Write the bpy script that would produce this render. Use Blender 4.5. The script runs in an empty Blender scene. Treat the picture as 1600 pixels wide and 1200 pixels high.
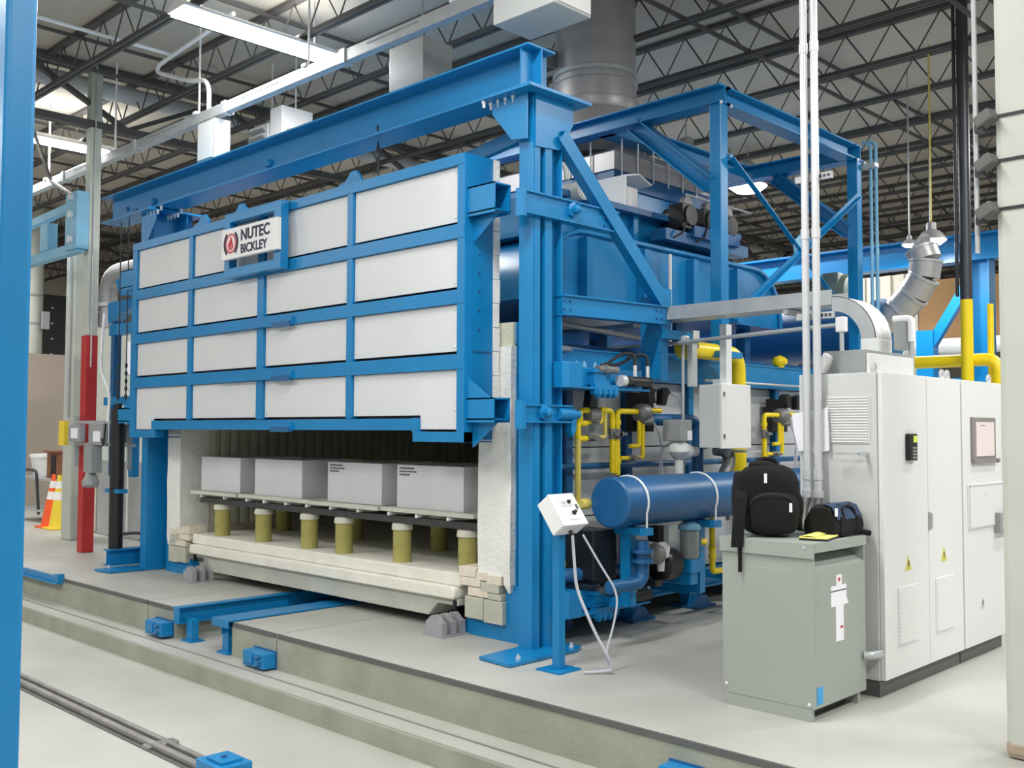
import bpy, math, random
from mathutils import Vector, Matrix
random.seed(7)
S = bpy.context.scene
COL = S.collection

# ------------------------------------------------------------------ camera
def _vp(u, v):
    return Vector(((u - 800) / 1580.0, (v - 600) / 1580.0, 1.0)).normalized()
_X = -_vp(-814, 667); _Y = _vp(2349, 677)
_Y = (_Y - _X * _X.dot(_Y)).normalized(); _Z = _X.cross(_Y)
right = Vector((_X.x, _Y.x, _Z.x)); down = Vector((_X.y, _Y.y, _Z.y)); fwd = Vector((_X.z, _Y.z, _Z.z))
cam = bpy.data.cameras.new('camera'); camo = bpy.data.objects.new('camera', cam); COL.objects.link(camo)
M = Matrix((right, -down, -fwd)).transposed().to_4x4(); M.translation = (0, 0, 1.73)
camo.matrix_world = M
cam.sensor_width = 36; cam.lens = 1580 / 1600 * 36; cam.clip_end = 200; cam.clip_start = 0.05
S.camera = camo

# ------------------------------------------------------------------ world, exposure
w = bpy.data.worlds.new('hall_air'); S.world = w; w.use_nodes = True
w.node_tree.nodes['Background'].inputs[0].default_value = (0.95, 0.97, 1.0, 1)
w.node_tree.nodes['Background'].inputs[1].default_value = 0.55
S.view_settings.view_transform = 'Standard'; S.view_settings.look = 'None'
S.view_settings.exposure = -0.1; S.view_settings.gamma = 1.0; S.view_settings.use_curve_mapping = False
LAMP_W = 240.0
BAY_W = 260.0

# ------------------------------------------------------------------ materials
def lin(c):
    return tuple(((x / 255) / 12.92 if x / 255 <= 0.04045 else (((x / 255) + 0.055) / 1.055) ** 2.4) for x in c) + (1,)
MATS = {}
def mat(name, c, rough=0.5, metal=0.0, var=0.06, scale=6.0, bump=0.0, bscale=60.0, emit=0.0, c2=None, trans=0.0, detail=4.0):
    m = bpy.data.materials.new(name); m.use_nodes = True
    nt = m.node_tree; b = nt.nodes['Principled BSDF']
    b.inputs['Roughness'].default_value = rough; b.inputs['Metallic'].default_value = metal
    if emit:
        b.inputs['Emission Color'].default_value = lin(c); b.inputs['Emission Strength'].default_value = emit
    if trans:
        b.inputs['Transmission Weight'].default_value = trans
    base = lin(c)
    tc = nt.nodes.new('ShaderNodeTexCoord')
    if var > 0 or c2:
        n = nt.nodes.new('ShaderNodeTexNoise'); n.inputs['Scale'].default_value = scale; n.inputs['Detail'].default_value = detail
        nt.links.new(tc.outputs['Object'], n.inputs['Vector'])
        r = nt.nodes.new('ShaderNodeValToRGB'); r.color_ramp.elements[0].position = 0.3; r.color_ramp.elements[1].position = 0.7
        lo = lin(c2) if c2 else tuple(x * (1 - var) for x in base[:3]) + (1,)
        hi = base if c2 else tuple(min(1, x * (1 + var)) for x in base[:3]) + (1,)
        r.color_ramp.elements[0].color = lo; r.color_ramp.elements[1].color = hi
        nt.links.new(n.outputs['Fac'], r.inputs['Fac']); nt.links.new(r.outputs['Color'], b.inputs['Base Color'])
    else:
        b.inputs['Base Color'].default_value = base
    if bump:
        n2 = nt.nodes.new('ShaderNodeTexNoise'); n2.inputs['Scale'].default_value = bscale; n2.inputs['Detail'].default_value = 5
        nt.links.new(tc.outputs['Object'], n2.inputs['Vector'])
        bp = nt.nodes.new('ShaderNodeBump'); bp.inputs['Strength'].default_value = bump; bp.inputs['Distance'].default_value = 0.02
        nt.links.new(n2.outputs['Fac'], bp.inputs['Height']); nt.links.new(bp.outputs['Normal'], b.inputs['Normal'])
    MATS[name] = m
    return m
BLUE = mat('blue_enamel', (14, 124, 182), 0.34, 0, 0.05, 2.5, 0.03, 40)
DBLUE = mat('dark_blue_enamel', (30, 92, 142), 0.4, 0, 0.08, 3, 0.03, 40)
LBLUE = mat('pale_blue_enamel', (120, 178, 208), 0.45)
PANEL = mat('light_grey_sheet', (214, 216, 217), 0.42, 0, 0.03, 1.2, 0.02, 8)
SIDEP = mat('side_panel_sheet', (196, 199, 203), 0.45, 0, 0.05, 2, 0.03, 10)
CABW = mat('cabinet_white', (229, 231, 229), 0.4, 0, 0.012, 1.5)
CABG = mat('cabinet_light_grey', (206, 209, 207), 0.45, 0, 0.02, 2)
TRANS = mat('transformer_grey', (157, 163, 156), 0.45, 0, 0.03, 2)
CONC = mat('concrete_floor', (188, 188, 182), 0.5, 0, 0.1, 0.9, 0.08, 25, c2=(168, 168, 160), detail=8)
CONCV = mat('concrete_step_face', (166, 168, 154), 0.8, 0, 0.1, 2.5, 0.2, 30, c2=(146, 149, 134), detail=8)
STEELD = mat('dark_steel', (70, 72, 76), 0.4, 0.6, 0.1)
STEEL = mat('galvanised_steel', (184, 188, 190), 0.4, 0.3, 0.08, 8)
STAIN = mat('stainless_steel', (176, 174, 174), 0.38, 0.35, 0.08, 3)
CHROME = mat('bright_metal', (218, 220, 222), 0.32, 0.35, 0.02)
FIBRE = mat('ceramic_fibre', (232, 232, 226), 0.95, 0, 0.05, 5, 0.5, 30)
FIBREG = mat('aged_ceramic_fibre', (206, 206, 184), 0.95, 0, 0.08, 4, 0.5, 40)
BRICK = mat('pale_firebrick', (224, 214, 196), 0.9, 0, 0.08, 12, 0.3, 60)
BRICKG = mat('grey_castable', (186, 186, 172), 0.9, 0, 0.08, 6, 0.3, 40)
DECK = mat('white_refractory', (232, 230, 218), 0.9, 0, 0.06, 5, 0.3, 40)
CARB = mat('car_body_castable', (186, 188, 178), 0.85, 0, 0.1, 3, 0.2, 30)
POST = mat('mullite_post', (166, 160, 92), 0.85, 0, 0.12, 9, 0.2, 50)
POSTC = mat('white_post_cap', (214, 212, 196), 0.85, 0, 0.06, 9, 0.2, 50)
SIC = mat('silicon_carbide', (62, 62, 62), 0.7, 0, 0.15, 10)
SLAB = mat('setter_plate', (205, 205, 192), 0.85, 0, 0.06, 6)
BLOCK = mat('white_board', (214, 215, 217), 0.85, 0, 0.03, 3)
YEL = mat('yellow_gas_paint', (240, 212, 20), 0.35, 0, 0.04)
PYEL = mat('pale_yellow_paint', (214, 196, 96), 0.4, 0, 0.06)
RED = mat('red_paint', (184, 44, 46), 0.45, 0, 0.08, 3)
BLACK = mat('black_metal', (26, 26, 28), 0.4, 0, 0.2)
BAG = mat('black_nylon', (9, 9, 12), 0.95, 0, 0.3, 20, 0.4, 160)
NAVY = mat('navy_nylon', (36, 62, 92), 0.7, 0, 0.2, 20, 0.4, 160)
WHITE = mat('white_paint', (238, 238, 238), 0.4, 0, 0.01)
WCOL = mat('white_column_paint', (190, 194, 184), 0.5, 0, 0.05, 2, 0.05, 30)
GREY = mat('grey_paint', (150, 154, 154), 0.45, 0, 0.05)
DGREY = mat('plinth_grey', (92, 94, 92), 0.5, 0, 0.05)
CASTG = mat('cast_grey_metal', (128, 128, 126), 0.45, 0.4, 0.15, 20)
RAILM = mat('worn_rail_steel', (140, 138, 136), 0.45, 0.5, 0.2, 6)
DECKR = mat('roof_deck_paint', (186, 180, 168), 0.8, 0, 0.06, 1.5)
JOIST = mat('joist_primer', (84, 82, 80), 0.7, 0, 0.12, 2)
TAN = mat('tan_wall_paint', (176, 164, 152), 0.8, 0, 0.05, 0.6)
BROWN = mat('brown_board', (150, 116, 76), 0.8, 0, 0.1, 1.5)
CREAM = mat('cream_corrugated_sheet', (206, 200, 184), 0.6, 0, 0.06, 2)
DARKV = mat('dark_opening', (40, 34, 34), 0.5, 0, 0.2)
PAPER = mat('white_paper', (238, 238, 244), 0.8, 0, 0.01)
PADY = mat('yellow_paper', (244, 240, 130), 0.8, 0, 0.02)
NAVYP = mat('navy_print', (26, 32, 66), 0.5, 0, 0)
REDP = mat('red_print', (196, 34, 52), 0.5, 0, 0)
PINK = mat('pale_pink_print', (244, 226, 226), 0.5, 0, 0)
INK = mat('black_ink', (70, 70, 76), 0.7, 0, 0)
ORANGE = mat('orange_plastic', (242, 96, 40), 0.5, 0, 0.05)
CONEY = mat('yellow_plastic', (240, 210, 60), 0.5, 0, 0.05)
STICK = mat('blue_sticker', (60, 160, 225), 0.5, 0, 0)
WARN = mat('yellow_warning_sticker', (214, 208, 96), 0.5, 0, 0)
WOODB = mat('brown_wood', (128, 84, 60), 0.7, 0, 0.15, 8)
SCREEN = mat('paper_behind_glass', (240, 226, 222), 0.2, 0, 0.03, 4)
FRAMEM = mat('grey_frame_plastic', (140, 134, 132), 0.5, 0, 0.04)
GLOW = mat('lamp_tube_glow', (255, 255, 255), 0.5, 0, 0, emit=14)
RIBM = mat('heat_greyed_steel', (168, 166, 170), 0.5, 0.3, 0.08, 10)
BACKW = mat('shade_darkened_fibre', (128, 116, 94), 0.95, 0, 0.12, 4, 0.5, 40)  # brown, darkened to paint in the shade deep inside the kiln
LCD = mat('green_display', (206, 220, 90), 0.3, 0, 0, emit=0.25)
GLASS = mat('glass_bowl', (170, 180, 178), 0.15, 0, 0, trans=0.4)
HOSE = mat('black_rubber_hose', (34, 36, 40), 0.5, 0, 0.1)
GREEN = mat('dull_green_motor', (108, 122, 108), 0.5, 0, 0.1)
GREYC = mat('pale_grey_cable', (196, 198, 206), 0.5, 0, 0)

# ------------------------------------------------------------------ mesh builder
class MB:
    def __init__(s): s.v = []; s.f = []
    def _add(s, vs, fs):
        o = len(s.v); s.v += [tuple(v) for v in vs]; s.f += [tuple(i + o for i in f) for f in fs]; return s
    def hexa(s, p):   # 8 points: bottom loop then top loop
        return s._add(p, [(0, 3, 2, 1), (4, 5, 6, 7), (0, 1, 5, 4), (1, 2, 6, 5), (2, 3, 7, 6), (3, 0, 4, 7)])
    def box(s, x0, x1, y0, y1, z0, z1):
        x0, x1 = sorted((x0, x1)); y0, y1 = sorted((y0, y1)); z0, z1 = sorted((z0, z1))
        return s.hexa([(x0, y0, z0), (x1, y0, z0), (x1, y1, z0), (x0, y1, z0), (x0, y0, z1), (x1, y0, z1), (x1, y1, z1), (x0, y1, z1)])
    def obox(s, c, ax, ay, az):   # centre and three half-axis vectors
        c, ax, ay, az = map(Vector, (c, ax, ay, az)); r = []
        for k in (-1, 1):
            for i, j in ((-1, -1), (1, -1), (1, 1), (-1, 1)): r.append(c + ax * i + ay * j + az * k)
        return s.hexa(r)
    def prism(s, pts, axis, a, b):
        n = len(pts)
        def P(u, v, t): return {'x': (t, u, v), 'y': (u, t, v), 'z': (u, v, t)}[axis]
        vs = [P(u, v, a) for u, v in pts] + [P(u, v, b) for u, v in pts]
        fs = [tuple(range(n)), tuple(range(2 * n - 1, n - 1, -1))]
        fs += [(i, i + n, (i + 1) % n + n, (i + 1) % n) for i in range(n)]
        return s._add(vs, fs)
    def ring(s, pts, rad, n=12, cap=True, closed=False):
        pts = [Vector(p) for p in pts]; m = len(pts)
        rad = rad if isinstance(rad, (list, tuple)) else [rad] * m
        vs = []; up = None
        for i, p in enumerate(pts):
            if closed: t = (pts[(i + 1) % m] - pts[i - 1]).normalized()
            else:
                a = (pts[i] - pts[i - 1]).normalized() if i else None
                b = (pts[i + 1] - pts[i]).normalized() if i < m - 1 else None
                t = ((a or b) + (b or a)).normalized() if (a or b) else Vector((0, 0, 1))
            if up is None:
                up = Vector((0, 0, 1)) if abs(t.z) < 0.9 else Vector((1, 0, 0))
            u = t.cross(up).normalized(); up = u.cross(t).normalized()
            for k in range(n):
                th = 2 * math.pi * k / n
                vs.append(p + (u * math.cos(th) + up * math.sin(th)) * rad[i])
        fs = []
        for i in range(m if closed else m - 1):
            j = (i + 1) % m
            for k in range(n): fs.append((i * n + k, i * n + (k + 1) % n, j * n + (k + 1) % n, j * n + k))
        if cap and not closed: fs += [tuple(range(n - 1, -1, -1)), tuple((m - 1) * n + k for k in range(n))]
        return s._add(vs, fs)
    def cyl(s, p0, p1, r, n=16, r2=None): return s.ring([p0, p1], [r, r if r2 is None else r2], n)
    def lathe(s, p0, axis, prof, n=20):   # prof: (radius, height along axis)
        p0 = Vector(p0); axis = Vector(axis).normalized()
        u = axis.cross(Vector((0, 0, 1)) if abs(axis.z) < 0.9 else Vector((1, 0, 0))).normalized(); v = axis.cross(u)
        vs = []; m = len(prof)
        for r, h in prof:
            for k in range(n):
                th = 2 * math.pi * k / n
                vs.append(p0 + axis * h + (u * math.cos(th) + v * math.sin(th)) * r)
        fs = []
        for i in range(m - 1):
            for k in range(n): fs.append((i * n + k, i * n + (k + 1) % n, (i + 1) * n + (k + 1) % n, (i + 1) * n + k))
        fs += [tuple(range(n - 1, -1, -1)), tuple((m - 1) * n + k for k in range(n))]
        return s._add(vs, fs)
    def tube(s, pts, r, n=10, bend=None, k=5):
        pts = [Vector(p) for p in pts]; bend = r * 2.2 if bend is None else bend; out = [pts[0]]
        for i in range(1, len(pts) - 1):
            p = pts[i]; a = pts[i - 1] - p; b = pts[i + 1] - p
            d = min(bend, a.length * 0.49, b.length * 0.49)
            A = p + a.normalized() * d; B = p + b.normalized() * d
            for j in range(k + 1):
                t = j / k; out.append(A * (1 - t) ** 2 + p * 2 * t * (1 - t) + B * t * t)
        out.append(pts[-1])
        return s.ring(out, r, n)
    def ibeam(s, p0, p1, h, wd, tw=0.012, tf=0.016, up=(0, 0, 1)):
        p0, p1, up = Vector(p0), Vector(p1), Vector(up); t = (p1 - p0).normalized()
        up = (up - t * up.dot(t)).normalized(); sd = t.cross(up).normalized(); c = (p0 + p1) / 2; L = t * ((p1 - p0).length / 2)
        s.obox(c, L, sd * (tw / 2), up * (h / 2 - tf))
        for k in (-1, 1): s.obox(c + up * (h / 2 - tf / 2) * k, L, sd * (wd / 2), up * (tf / 2))
        return s
    def bar(s, p0, p1, a, b, up=(0, 0, 1)):   # rectangular bar, a across, b along up
        p0, p1, up = Vector(p0), Vector(p1), Vector(up); t = (p1 - p0).normalized()
        up = (up - t * up.dot(t)).normalized(); sd = t.cross(up).normalized()
        return s.obox((p0 + p1) / 2, t * ((p1 - p0).length / 2), sd * (a / 2), up * (b / 2))
    def sheet(s, grid, th=0.0):   # grid of points
        m = len(grid); n = len(grid[0]); vs = [p for row in grid for p in row]
        return s._add(vs, [(i * n + j, i * n + j + 1, (i + 1) * n + j + 1, (i + 1) * n + j) for i in range(m - 1) for j in range(n - 1)])
    def build(s, name, material, parent=None, smooth=False, bevel=0.0, solid=0.0):
        off = Vector((0, 0, 0)); p = parent
        while p is not None: off += p.location; p = p.parent
        me = bpy.data.meshes.new(name)
        me.from_pydata([tuple(Vector(v) - off) for v in s.v], [], s.f); me.validate()
        me.materials.append(material)
        import bmesh
        bm = bmesh.new(); bm.from_mesh(me); bmesh.ops.recalc_face_normals(bm, faces=bm.faces); bm.to_mesh(me); bm.free()
        if smooth:
            me.polygons.foreach_set('use_smooth', [True] * len(me.polygons)); me.set_sharp_from_angle(angle=math.radians(38))
        o = bpy.data.objects.new(name, me); COL.objects.link(o)
        if parent is not None: o.parent = parent
        if solid:
            md = o.modifiers.new('thickness', 'SOLIDIFY'); md.thickness = solid
        if bevel:
            md = o.modifiers.new('edge', 'BEVEL'); md.width = bevel; md.segments = 2; md.limit_method = 'ANGLE'
        return o
def B(*a): return MB().box(*a)
def tag(o, label, cat, group=None, kind=None):
    o['label'] = label; o['category'] = cat
    if group: o['group'] = group
    if kind: o['kind'] = kind
    return o
def thing(name, label, cat, loc, group=None, kind='thing'):
    o = bpy.data.objects.new(name, None); COL.objects.link(o); o.location = loc; o.empty_display_size = 0.1
    return tag(o, label, cat, group, kind)
def struct(o):
    o['kind'] = 'structure'; return o
def text(name, body, size, loc, rot, material, parent=None, ext=0.002, align='LEFT', off=0.0, sx=1.0):
    c = bpy.data.curves.new(name, 'FONT'); c.body = body; c.size = size; c.extrude = ext; c.offset = off; c.align_x = align
    c.materials.append(material)
    o = bpy.data.objects.new(name, c); COL.objects.link(o)
    L = Vector(loc); p = parent
    while p is not None: L -= p.location; p = p.parent
    o.location = L; o.rotation_euler = rot; o.scale = (sx, 1, 1)
    if parent is not None: o.parent = parent
    bpy.context.view_layer.update()
    me = bpy.data.meshes.new_from_object(o.evaluated_get(bpy.context.evaluated_depsgraph_get()))
    q = bpy.data.objects.new(name, me); COL.objects.link(q); q.parent = parent
    q.location = o.location; q.rotation_euler = o.rotation_euler; q.scale = o.scale
    bpy.data.objects.remove(o); q.name = name
    return q
def copy_tree(o, parent=None):
    c = o.copy(); COL.objects.link(c); c.parent = parent
    for ch in list(o.children): copy_tree(ch, c)
    return c
def bolt(mb, p, axis, r=0.014, h=0.014): mb.lathe(p, axis, [(r, 0), (r, h * 0.8), (r * 0.7, h)], 6)
FY = (math.pi / 2, 0, 0)                 # text facing -Y
FX = (math.pi / 2, 0, math.pi / 2)       # text facing +X
exec_order = []

# ================================================================== SETTING
XL, XR, YF, YB, ZR = -48.0, 9.0, -16.0, 44.0, 6.95
fl = MB()
fl.box(XL, -9.836, 4.8, 12, -0.6, 0); fl.box(-9.82, -9.24, 4.8, 12, -0.6, 0)
fl.box(-8.19, -7.47, 4.8, 12, -0.6, 0); fl.box(-7.454, XR, 4.8, 12, -0.6, 0)
fl.box(-9.24, -8.19, 7.6, 12, -0.6, 0); fl.box(XL, XR, 12, YB, -0.6, 0)
struct(fl.build('floor', CONC))
struct(B(-9.24, -8.19, 4.8, 7.6, -0.62, -0.3).build('floor_channel', CONC))
# step: the ledge the transfer car runs beside
struct(B(XL, XR, 4.625, 4.8, -0.6, -0.3).build('floor_ledge_inner', CONC))
struct(B(XL, XR, 4.45, 4.605, -0.6, -0.305).build('floor_ledge_outer', CONC))
struct(B(XL, XR, 4.605, 4.625, -0.6, -0.335).build('trim_groove', BLACK))
struct(B(XL, XR, YF, 4.45, -0.62, -0.47).build('floor_pit', CONC))
# upright concrete faces of the two steps
rf = MB(); rf.box(XL, -9.83, 4.786, 4.8, -0.3, -0.036); rf.box(-9.81, -9.24, 4.786, 4.8, -0.3, -0.036)
rf.box(-8.19, -7.48, 4.786, 4.8, -0.3, -0.036); rf.box(-7.46, XR, 4.786, 4.8, -0.3, -0.036)
rf.box(-9.24, -9.232, 4.8, 7.59, -0.299, -0.004); rf.box(-8.198, -8.19, 4.8, 7.59, -0.299, -0.004); rf.box(-9.23, -8.2, 7.58, 7.6, -0.299, -0.004)
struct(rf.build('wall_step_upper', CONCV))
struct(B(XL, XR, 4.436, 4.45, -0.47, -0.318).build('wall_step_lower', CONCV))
lip = MB(); lip.box(XL, -9.84, 4.78, 4.8, -0.036, 0.001); lip.box(-9.80, -9.26, 4.78, 4.8, -0.036, 0.001)
lip.box(-8.17, -7.49, 4.78, 4.8, -0.036, 0.001); lip.box(-7.45, XR, 4.78, 4.8, -0.036, 0.001)
struct(lip.build('trim_step_edge', DGREY))
struct(B(-5.34, -5.26, 6.8, 12.0, 0.0, 0.022).build('trim_shade_strip', GREY))  # grey strip painting in a line of shade on the floor

struct(B(XL, XR, YF, YB, ZR, ZR + 0.1).build('ceiling', DECKR))
struct(B(XL, XR, YB, YB + 0.2, -0.1, ZR).build('wall_back', CREAM))
struct(B(XL - 0.2, XL, YF, YB, -0.5, ZR).build('wall_left', TAN))

# ceiling joists: open-web trusses along X, one every 1.35 m
def zig(mb, p0, p1, pitch, up, r=0.012):
    p0, p1, up = Vector(p0), Vector(p1), Vector(up); L = (p1 - p0).length; t = (p1 - p0) / L; n = int(L / pitch)
    for i in range(n):
        a = p0 + t * (i * pitch); m = p0 + t * ((i + 0.5) * pitch) + up; b = p0 + t * ((i + 1) * pitch)
        mb.ring([a, m], r, 4, cap=False); mb.ring([m, b], r, 4, cap=False)
def make_joist():
    e = bpy.data.objects.new('ceiling_joist', None); COL.objects.link(e); e.location = (0, 0, 6.4); struct(e)
    y = 0.0
    t = MB(); t.box(-46, 7, y - 0.05, y + 0.05, 6.89, 6.945); t.build('top_chord', JOIST, e)
    b = MB(); b.box(-46, 7, y - 0.055, y - 0.012, 6.40, 6.45); b.box(-46, 7, y + 0.012, y + 0.055, 6.40, 6.45); b.build('bottom_chord', JOIST, e)
    z = MB(); zig(z, (-46, y, 6.44), (7, y, 6.44), 0.62, (0, 0, 0.46), 0.011); o = z.build('web_bars', JOIST, e); o['kind'] = 'stuff'
    return e
j0 = make_joist()
for i in range(30):
    j = j0 if i == 0 else copy_tree(j0)
    j.location = (0.31 * (i % 2), 1.15 + 1.4 * i, 6.4)
for i in range(9):
    x = -30.6 + 3.3 * i + (0.9 if i % 2 else 0)
    b = MB(); b.box(x - 0.02, x + 0.02, 1.0, 42, 6.45, 6.49); b.box(x - 0.02, x + 0.02, 1.0, 42, 6.84, 6.88)
    struct(b.build('ceiling_bridging', JOIST))
def girder(x):
    e = bpy.data.objects.new('ceiling_girder', None); COL.objects.link(e); e.location = (x, 6, 6); struct(e)
    MB().box(x - 0.09, x + 0.09, 0.5, 42, 6.83, 6.93).build('top_chord', JOIST, e)
    MB().box(x - 0.08, x + 0.08, 0.5, 42, 6.02, 6.12).build('bottom_chord', JOIST, e)
    for k in range(13):
        y = 0.5 + k * 3.0
        MB().bar((x, y, 6.1), (x, y + 1.5, 6.86), 0.09, 0.06).build('diagonal', JOIST, e)
        MB().bar((x, y + 3, 6.1), (x, y + 1.5, 6.86), 0.09, 0.06).build('diagonal', JOIST, e)
for x in (-38.7, -26.5, -14.3): girder(x)

# ------------------------------------------------------------------ lamps
def area(name, loc, sx, sy, watts, parent):
    l = bpy.data.lights.new(name, 'AREA'); l.shape = 'RECTANGLE'; l.size = sx; l.size_y = sy; l.energy = watts; l.color = (1.0, 0.99, 0.97)
    o = bpy.data.objects.new(name, l); COL.objects.link(o); o.parent = parent
    o.location = Vector(loc) - parent.location
    return o
def fluorescent(x, y0, y1, z, label, watts=None):
    L = thing('fluorescent_lamp', label, 'lamp', (x, (y0 + y1) / 2, z), 'long fluorescent lamps under the roof' if 'out of' not in label else 'fluorescent lamps outside the picture')
    MB().prism([(x - 0.2, z + 0.02), (x - 0.07, z + 0.1), (x + 0.07, z + 0.1), (x + 0.2, z + 0.02), (x + 0.19, z), (x - 0.19, z)], 'y', y0, y1).build('reflector', WHITE, L)  # fixture made wide to shape in the bloom around the tubes
    for dx in (-0.15, -0.05, 0.05, 0.15):
        MB().cyl((x + dx, y0 + 0.03, z - 0.02), (x + dx, y1 - 0.03, z - 0.02), 0.016, 8).build('tube', GLOW, L, True)
    for y in (y0 + 0.3, y1 - 0.3): MB().cyl((x, y, z + 0.1), (x, y, 6.94), 0.008, 6).build('hanger', STEEL, L)
    area('tube_light', (x, (y0 + y1) / 2, z - 0.06), 0.36, y1 - y0, watts or LAMP_W, L)
    u = area('added_uplight', (x, (y0 + y1) / 2, z + 0.12), 0.1, y1 - y0, (watts or LAMP_W) * 0.1, L); u.rotation_euler = (math.pi, 0, 0)  # upward light added to brighten the roof deck, no slot in the reflector
fluorescent(-10.2, 5.15, 7.25, 6.3, 'long glowing fluorescent lamp over the busway above the kiln door')
fluorescent(-16.4, 5.6, 7.3, 6.3, 'long glowing fluorescent lamp behind the white column with the red base')
for (x, y) in ((-1.2, 9.4), (-4.0, 3.0), (2.2, 3.0), (2.2, 8.5), (-4.0, -2.5), (-10.2, -1.5), (-16.4, -1.5), (2.2, -3.0), (-22.6, 5.6), (-22.6, -1.5)):  # unseen lamps; the first is added to brighten the kiln side
    fluorescent(x, y - 1.22, y + 1.22, 6.3, 'long unseen fluorescent lamp over the hall, out of the picture', LAMP_W * (1.15 if x > 0 else 0.75 if y > 9 else 1.0))
BAYLAB = ['round glowing high bay lamp hanging between the blue roof frame posts', 'large round glowing high bay lamp hanging above the silver duct elbow',
          'small round glowing lamp at the top of the silver duct elbow', 'round glowing lamp mostly hidden behind the blue diagonal brace',
          'high bay lamp far back over the hall', 'high bay lamp far back beside the kiln']
for k, (x, y, z) in enumerate(((-9.75, 16.1, 6.2), (-5.39, 13.5, 4.28), (-5.98, 14.2, 4.39), (-9.1, 13.2, 5.9), (-18, 14, 6.1), (-2.5, 15, 6.1), (-20, 24, 6.1), (-3, 30, 6.1))):
    L = thing('high_bay_lamp', BAYLAB[min(k, 5)] if k < 6 else ['high bay lamp far back at the tan wall', 'high bay lamp at the very back of the hall'][k - 6], 'lamp', (x, y, z), 'round high bay lamps')
    r = {1: 0.55, 2: 0.3}.get(k, 1.0)
    MB().lathe((x, y, z), (0, 0, 1), [(0.36 * r, 0), (0.35 * r, 0.03 * r), (0.22 * r, 0.2 * r), (0.12 * r, 0.26 * r), (0.12 * r, 0.42 * r), (0.08 * r, 0.45 * r)], 20).build('shade', STAIN, L, True)
    MB().lathe((x, y, z - 0.03 * r), (0, 0, 1), [(0.08 * r, -0.10 * r), (0.22 * r, -0.07 * r), (0.31 * r, 0), (0.34 * r, 0.02 * r), (0.34 * r, 0.035 * r)], 20).build('lens', GLOW, L, True)  # lens domed so its shape carries the bloom of the lamp
    MB().cyl((x, y, z + 0.45 * r), (x, y, 6.94), 0.012, 6).build('hanger', PYEL if k == 1 else STEEL, L)
    area('lens_light', (x, y, z - 0.14 * r), 0.5 * r, 0.5 * r, BAY_W * (0.2 if k in (1, 2) else 1), L)

# ------------------------------------------------------------------ building columns
c = thing('support_column', 'white square steel column with black strap clamps at the cabinets', 'column', (-1.79, 5.88, 0))
MB().box(-1.94, -1.62, 5.73, 6.03, 0.0, 6.94).build('shaft', WCOL, c, bevel=0.035)
MB().box(-1.943, -1.617, 5.727, 6.033, 0.0, 0.11).build('dirty_base', mat('brown_scuffed_paint', (168, 152, 132), 0.6, 0, 0.1, 5), c, bevel=0.035)
for z in (3.445, 3.2, 2.935):
    MB().box(-1.945, -1.615, 5.722, 6.038, z - 0.008, z + 0.008).build('strap', BLACK, c)
    k = MB().bar((-1.93, 5.70, z + 0.015), (-2.02, 5.72, z - 0.03), 0.08, 0.07); k.build('clamp', DGREY, c, bevel=0.01)
    MB().box(-2.03, -1.985, 5.69, 5.75, z - 0.075, z - 0.03).build('clamp_foot', BLACK, c)
MB().cyl((-2.06, 5.80, 2.72), (-2.06, 5.80, 6.94), 0.014, 8).build('conduit', STEEL, c, True)
c = thing('support_column', 'white square steel column painted red up to head height', 'column', (-14.3, 6.05, 0))
MB().box(-14.385, -14.225, 5.945, 6.105, 3.05, 6.94).build('shaft', WCOL, c, bevel=0.01)
MB().box(-14.39, -14.22, 5.94, 6.11, 0.0, 3.05).build('red_base', RED, c, bevel=0.01)
MB().cyl((-14.19, 6.0, 2.6), (-14.19, 6.0, 6.94), 0.012, 8).build('conduit', STEEL, c, True)
c = thing('support_column', 'wide pale column standing behind the red painted column', 'column', (-16.0, 6.6, 0))
MB().box(-16.25, -15.9, 6.45, 6.8, 0.0, 4.9).build('shaft', WCOL, c, bevel=0.02)
MB().cyl((-16.0, 6.42, 1.9), (-16.0, 6.42, 4.6), 0.02, 8).build('conduit', STEEL, c, True)
c = thing('support_column', 'round white column far off beside the blue post', 'column', (-24.03, 8.76, 0))
MB().cyl((-24.03, 8.76, 3.0), (-24.03, 8.76, 6.94), 0.25, 20).build('shaft', WCOL, c, True)
MB().box(-23.8, -23.68, 8.9, 9.05, 4.0, 4.4).build('junction_box', GREY, c)
for z in (4.75, 4.1): MB().lathe((-24.03, 8.76, z), (0, 0, 1), [(0.262, 0), (0.262, 0.05)], 20).build('band', GREY, c, True)
# the blue post close to the camera
c = thing('gantry_post', 'blue painted steel post standing close beside the pit rail', 'post', (-4.29, 1.50, -0.47))
MB().box(-4.43, -4.19, 1.41, 1.53, -0.45, 6.5).build('shaft', BLUE, c, bevel=0.02)
MB().box(-4.52, -4.10, 1.31, 1.65, -0.47, -0.45).build('base_plate', BLUE, c)

# ================================================================== KILN
K = thing('kiln', 'huge blue framed industrial kiln with white fibre lined doorway and grey side panels', 'kiln', (-8.75, 8.5, 0))
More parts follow.
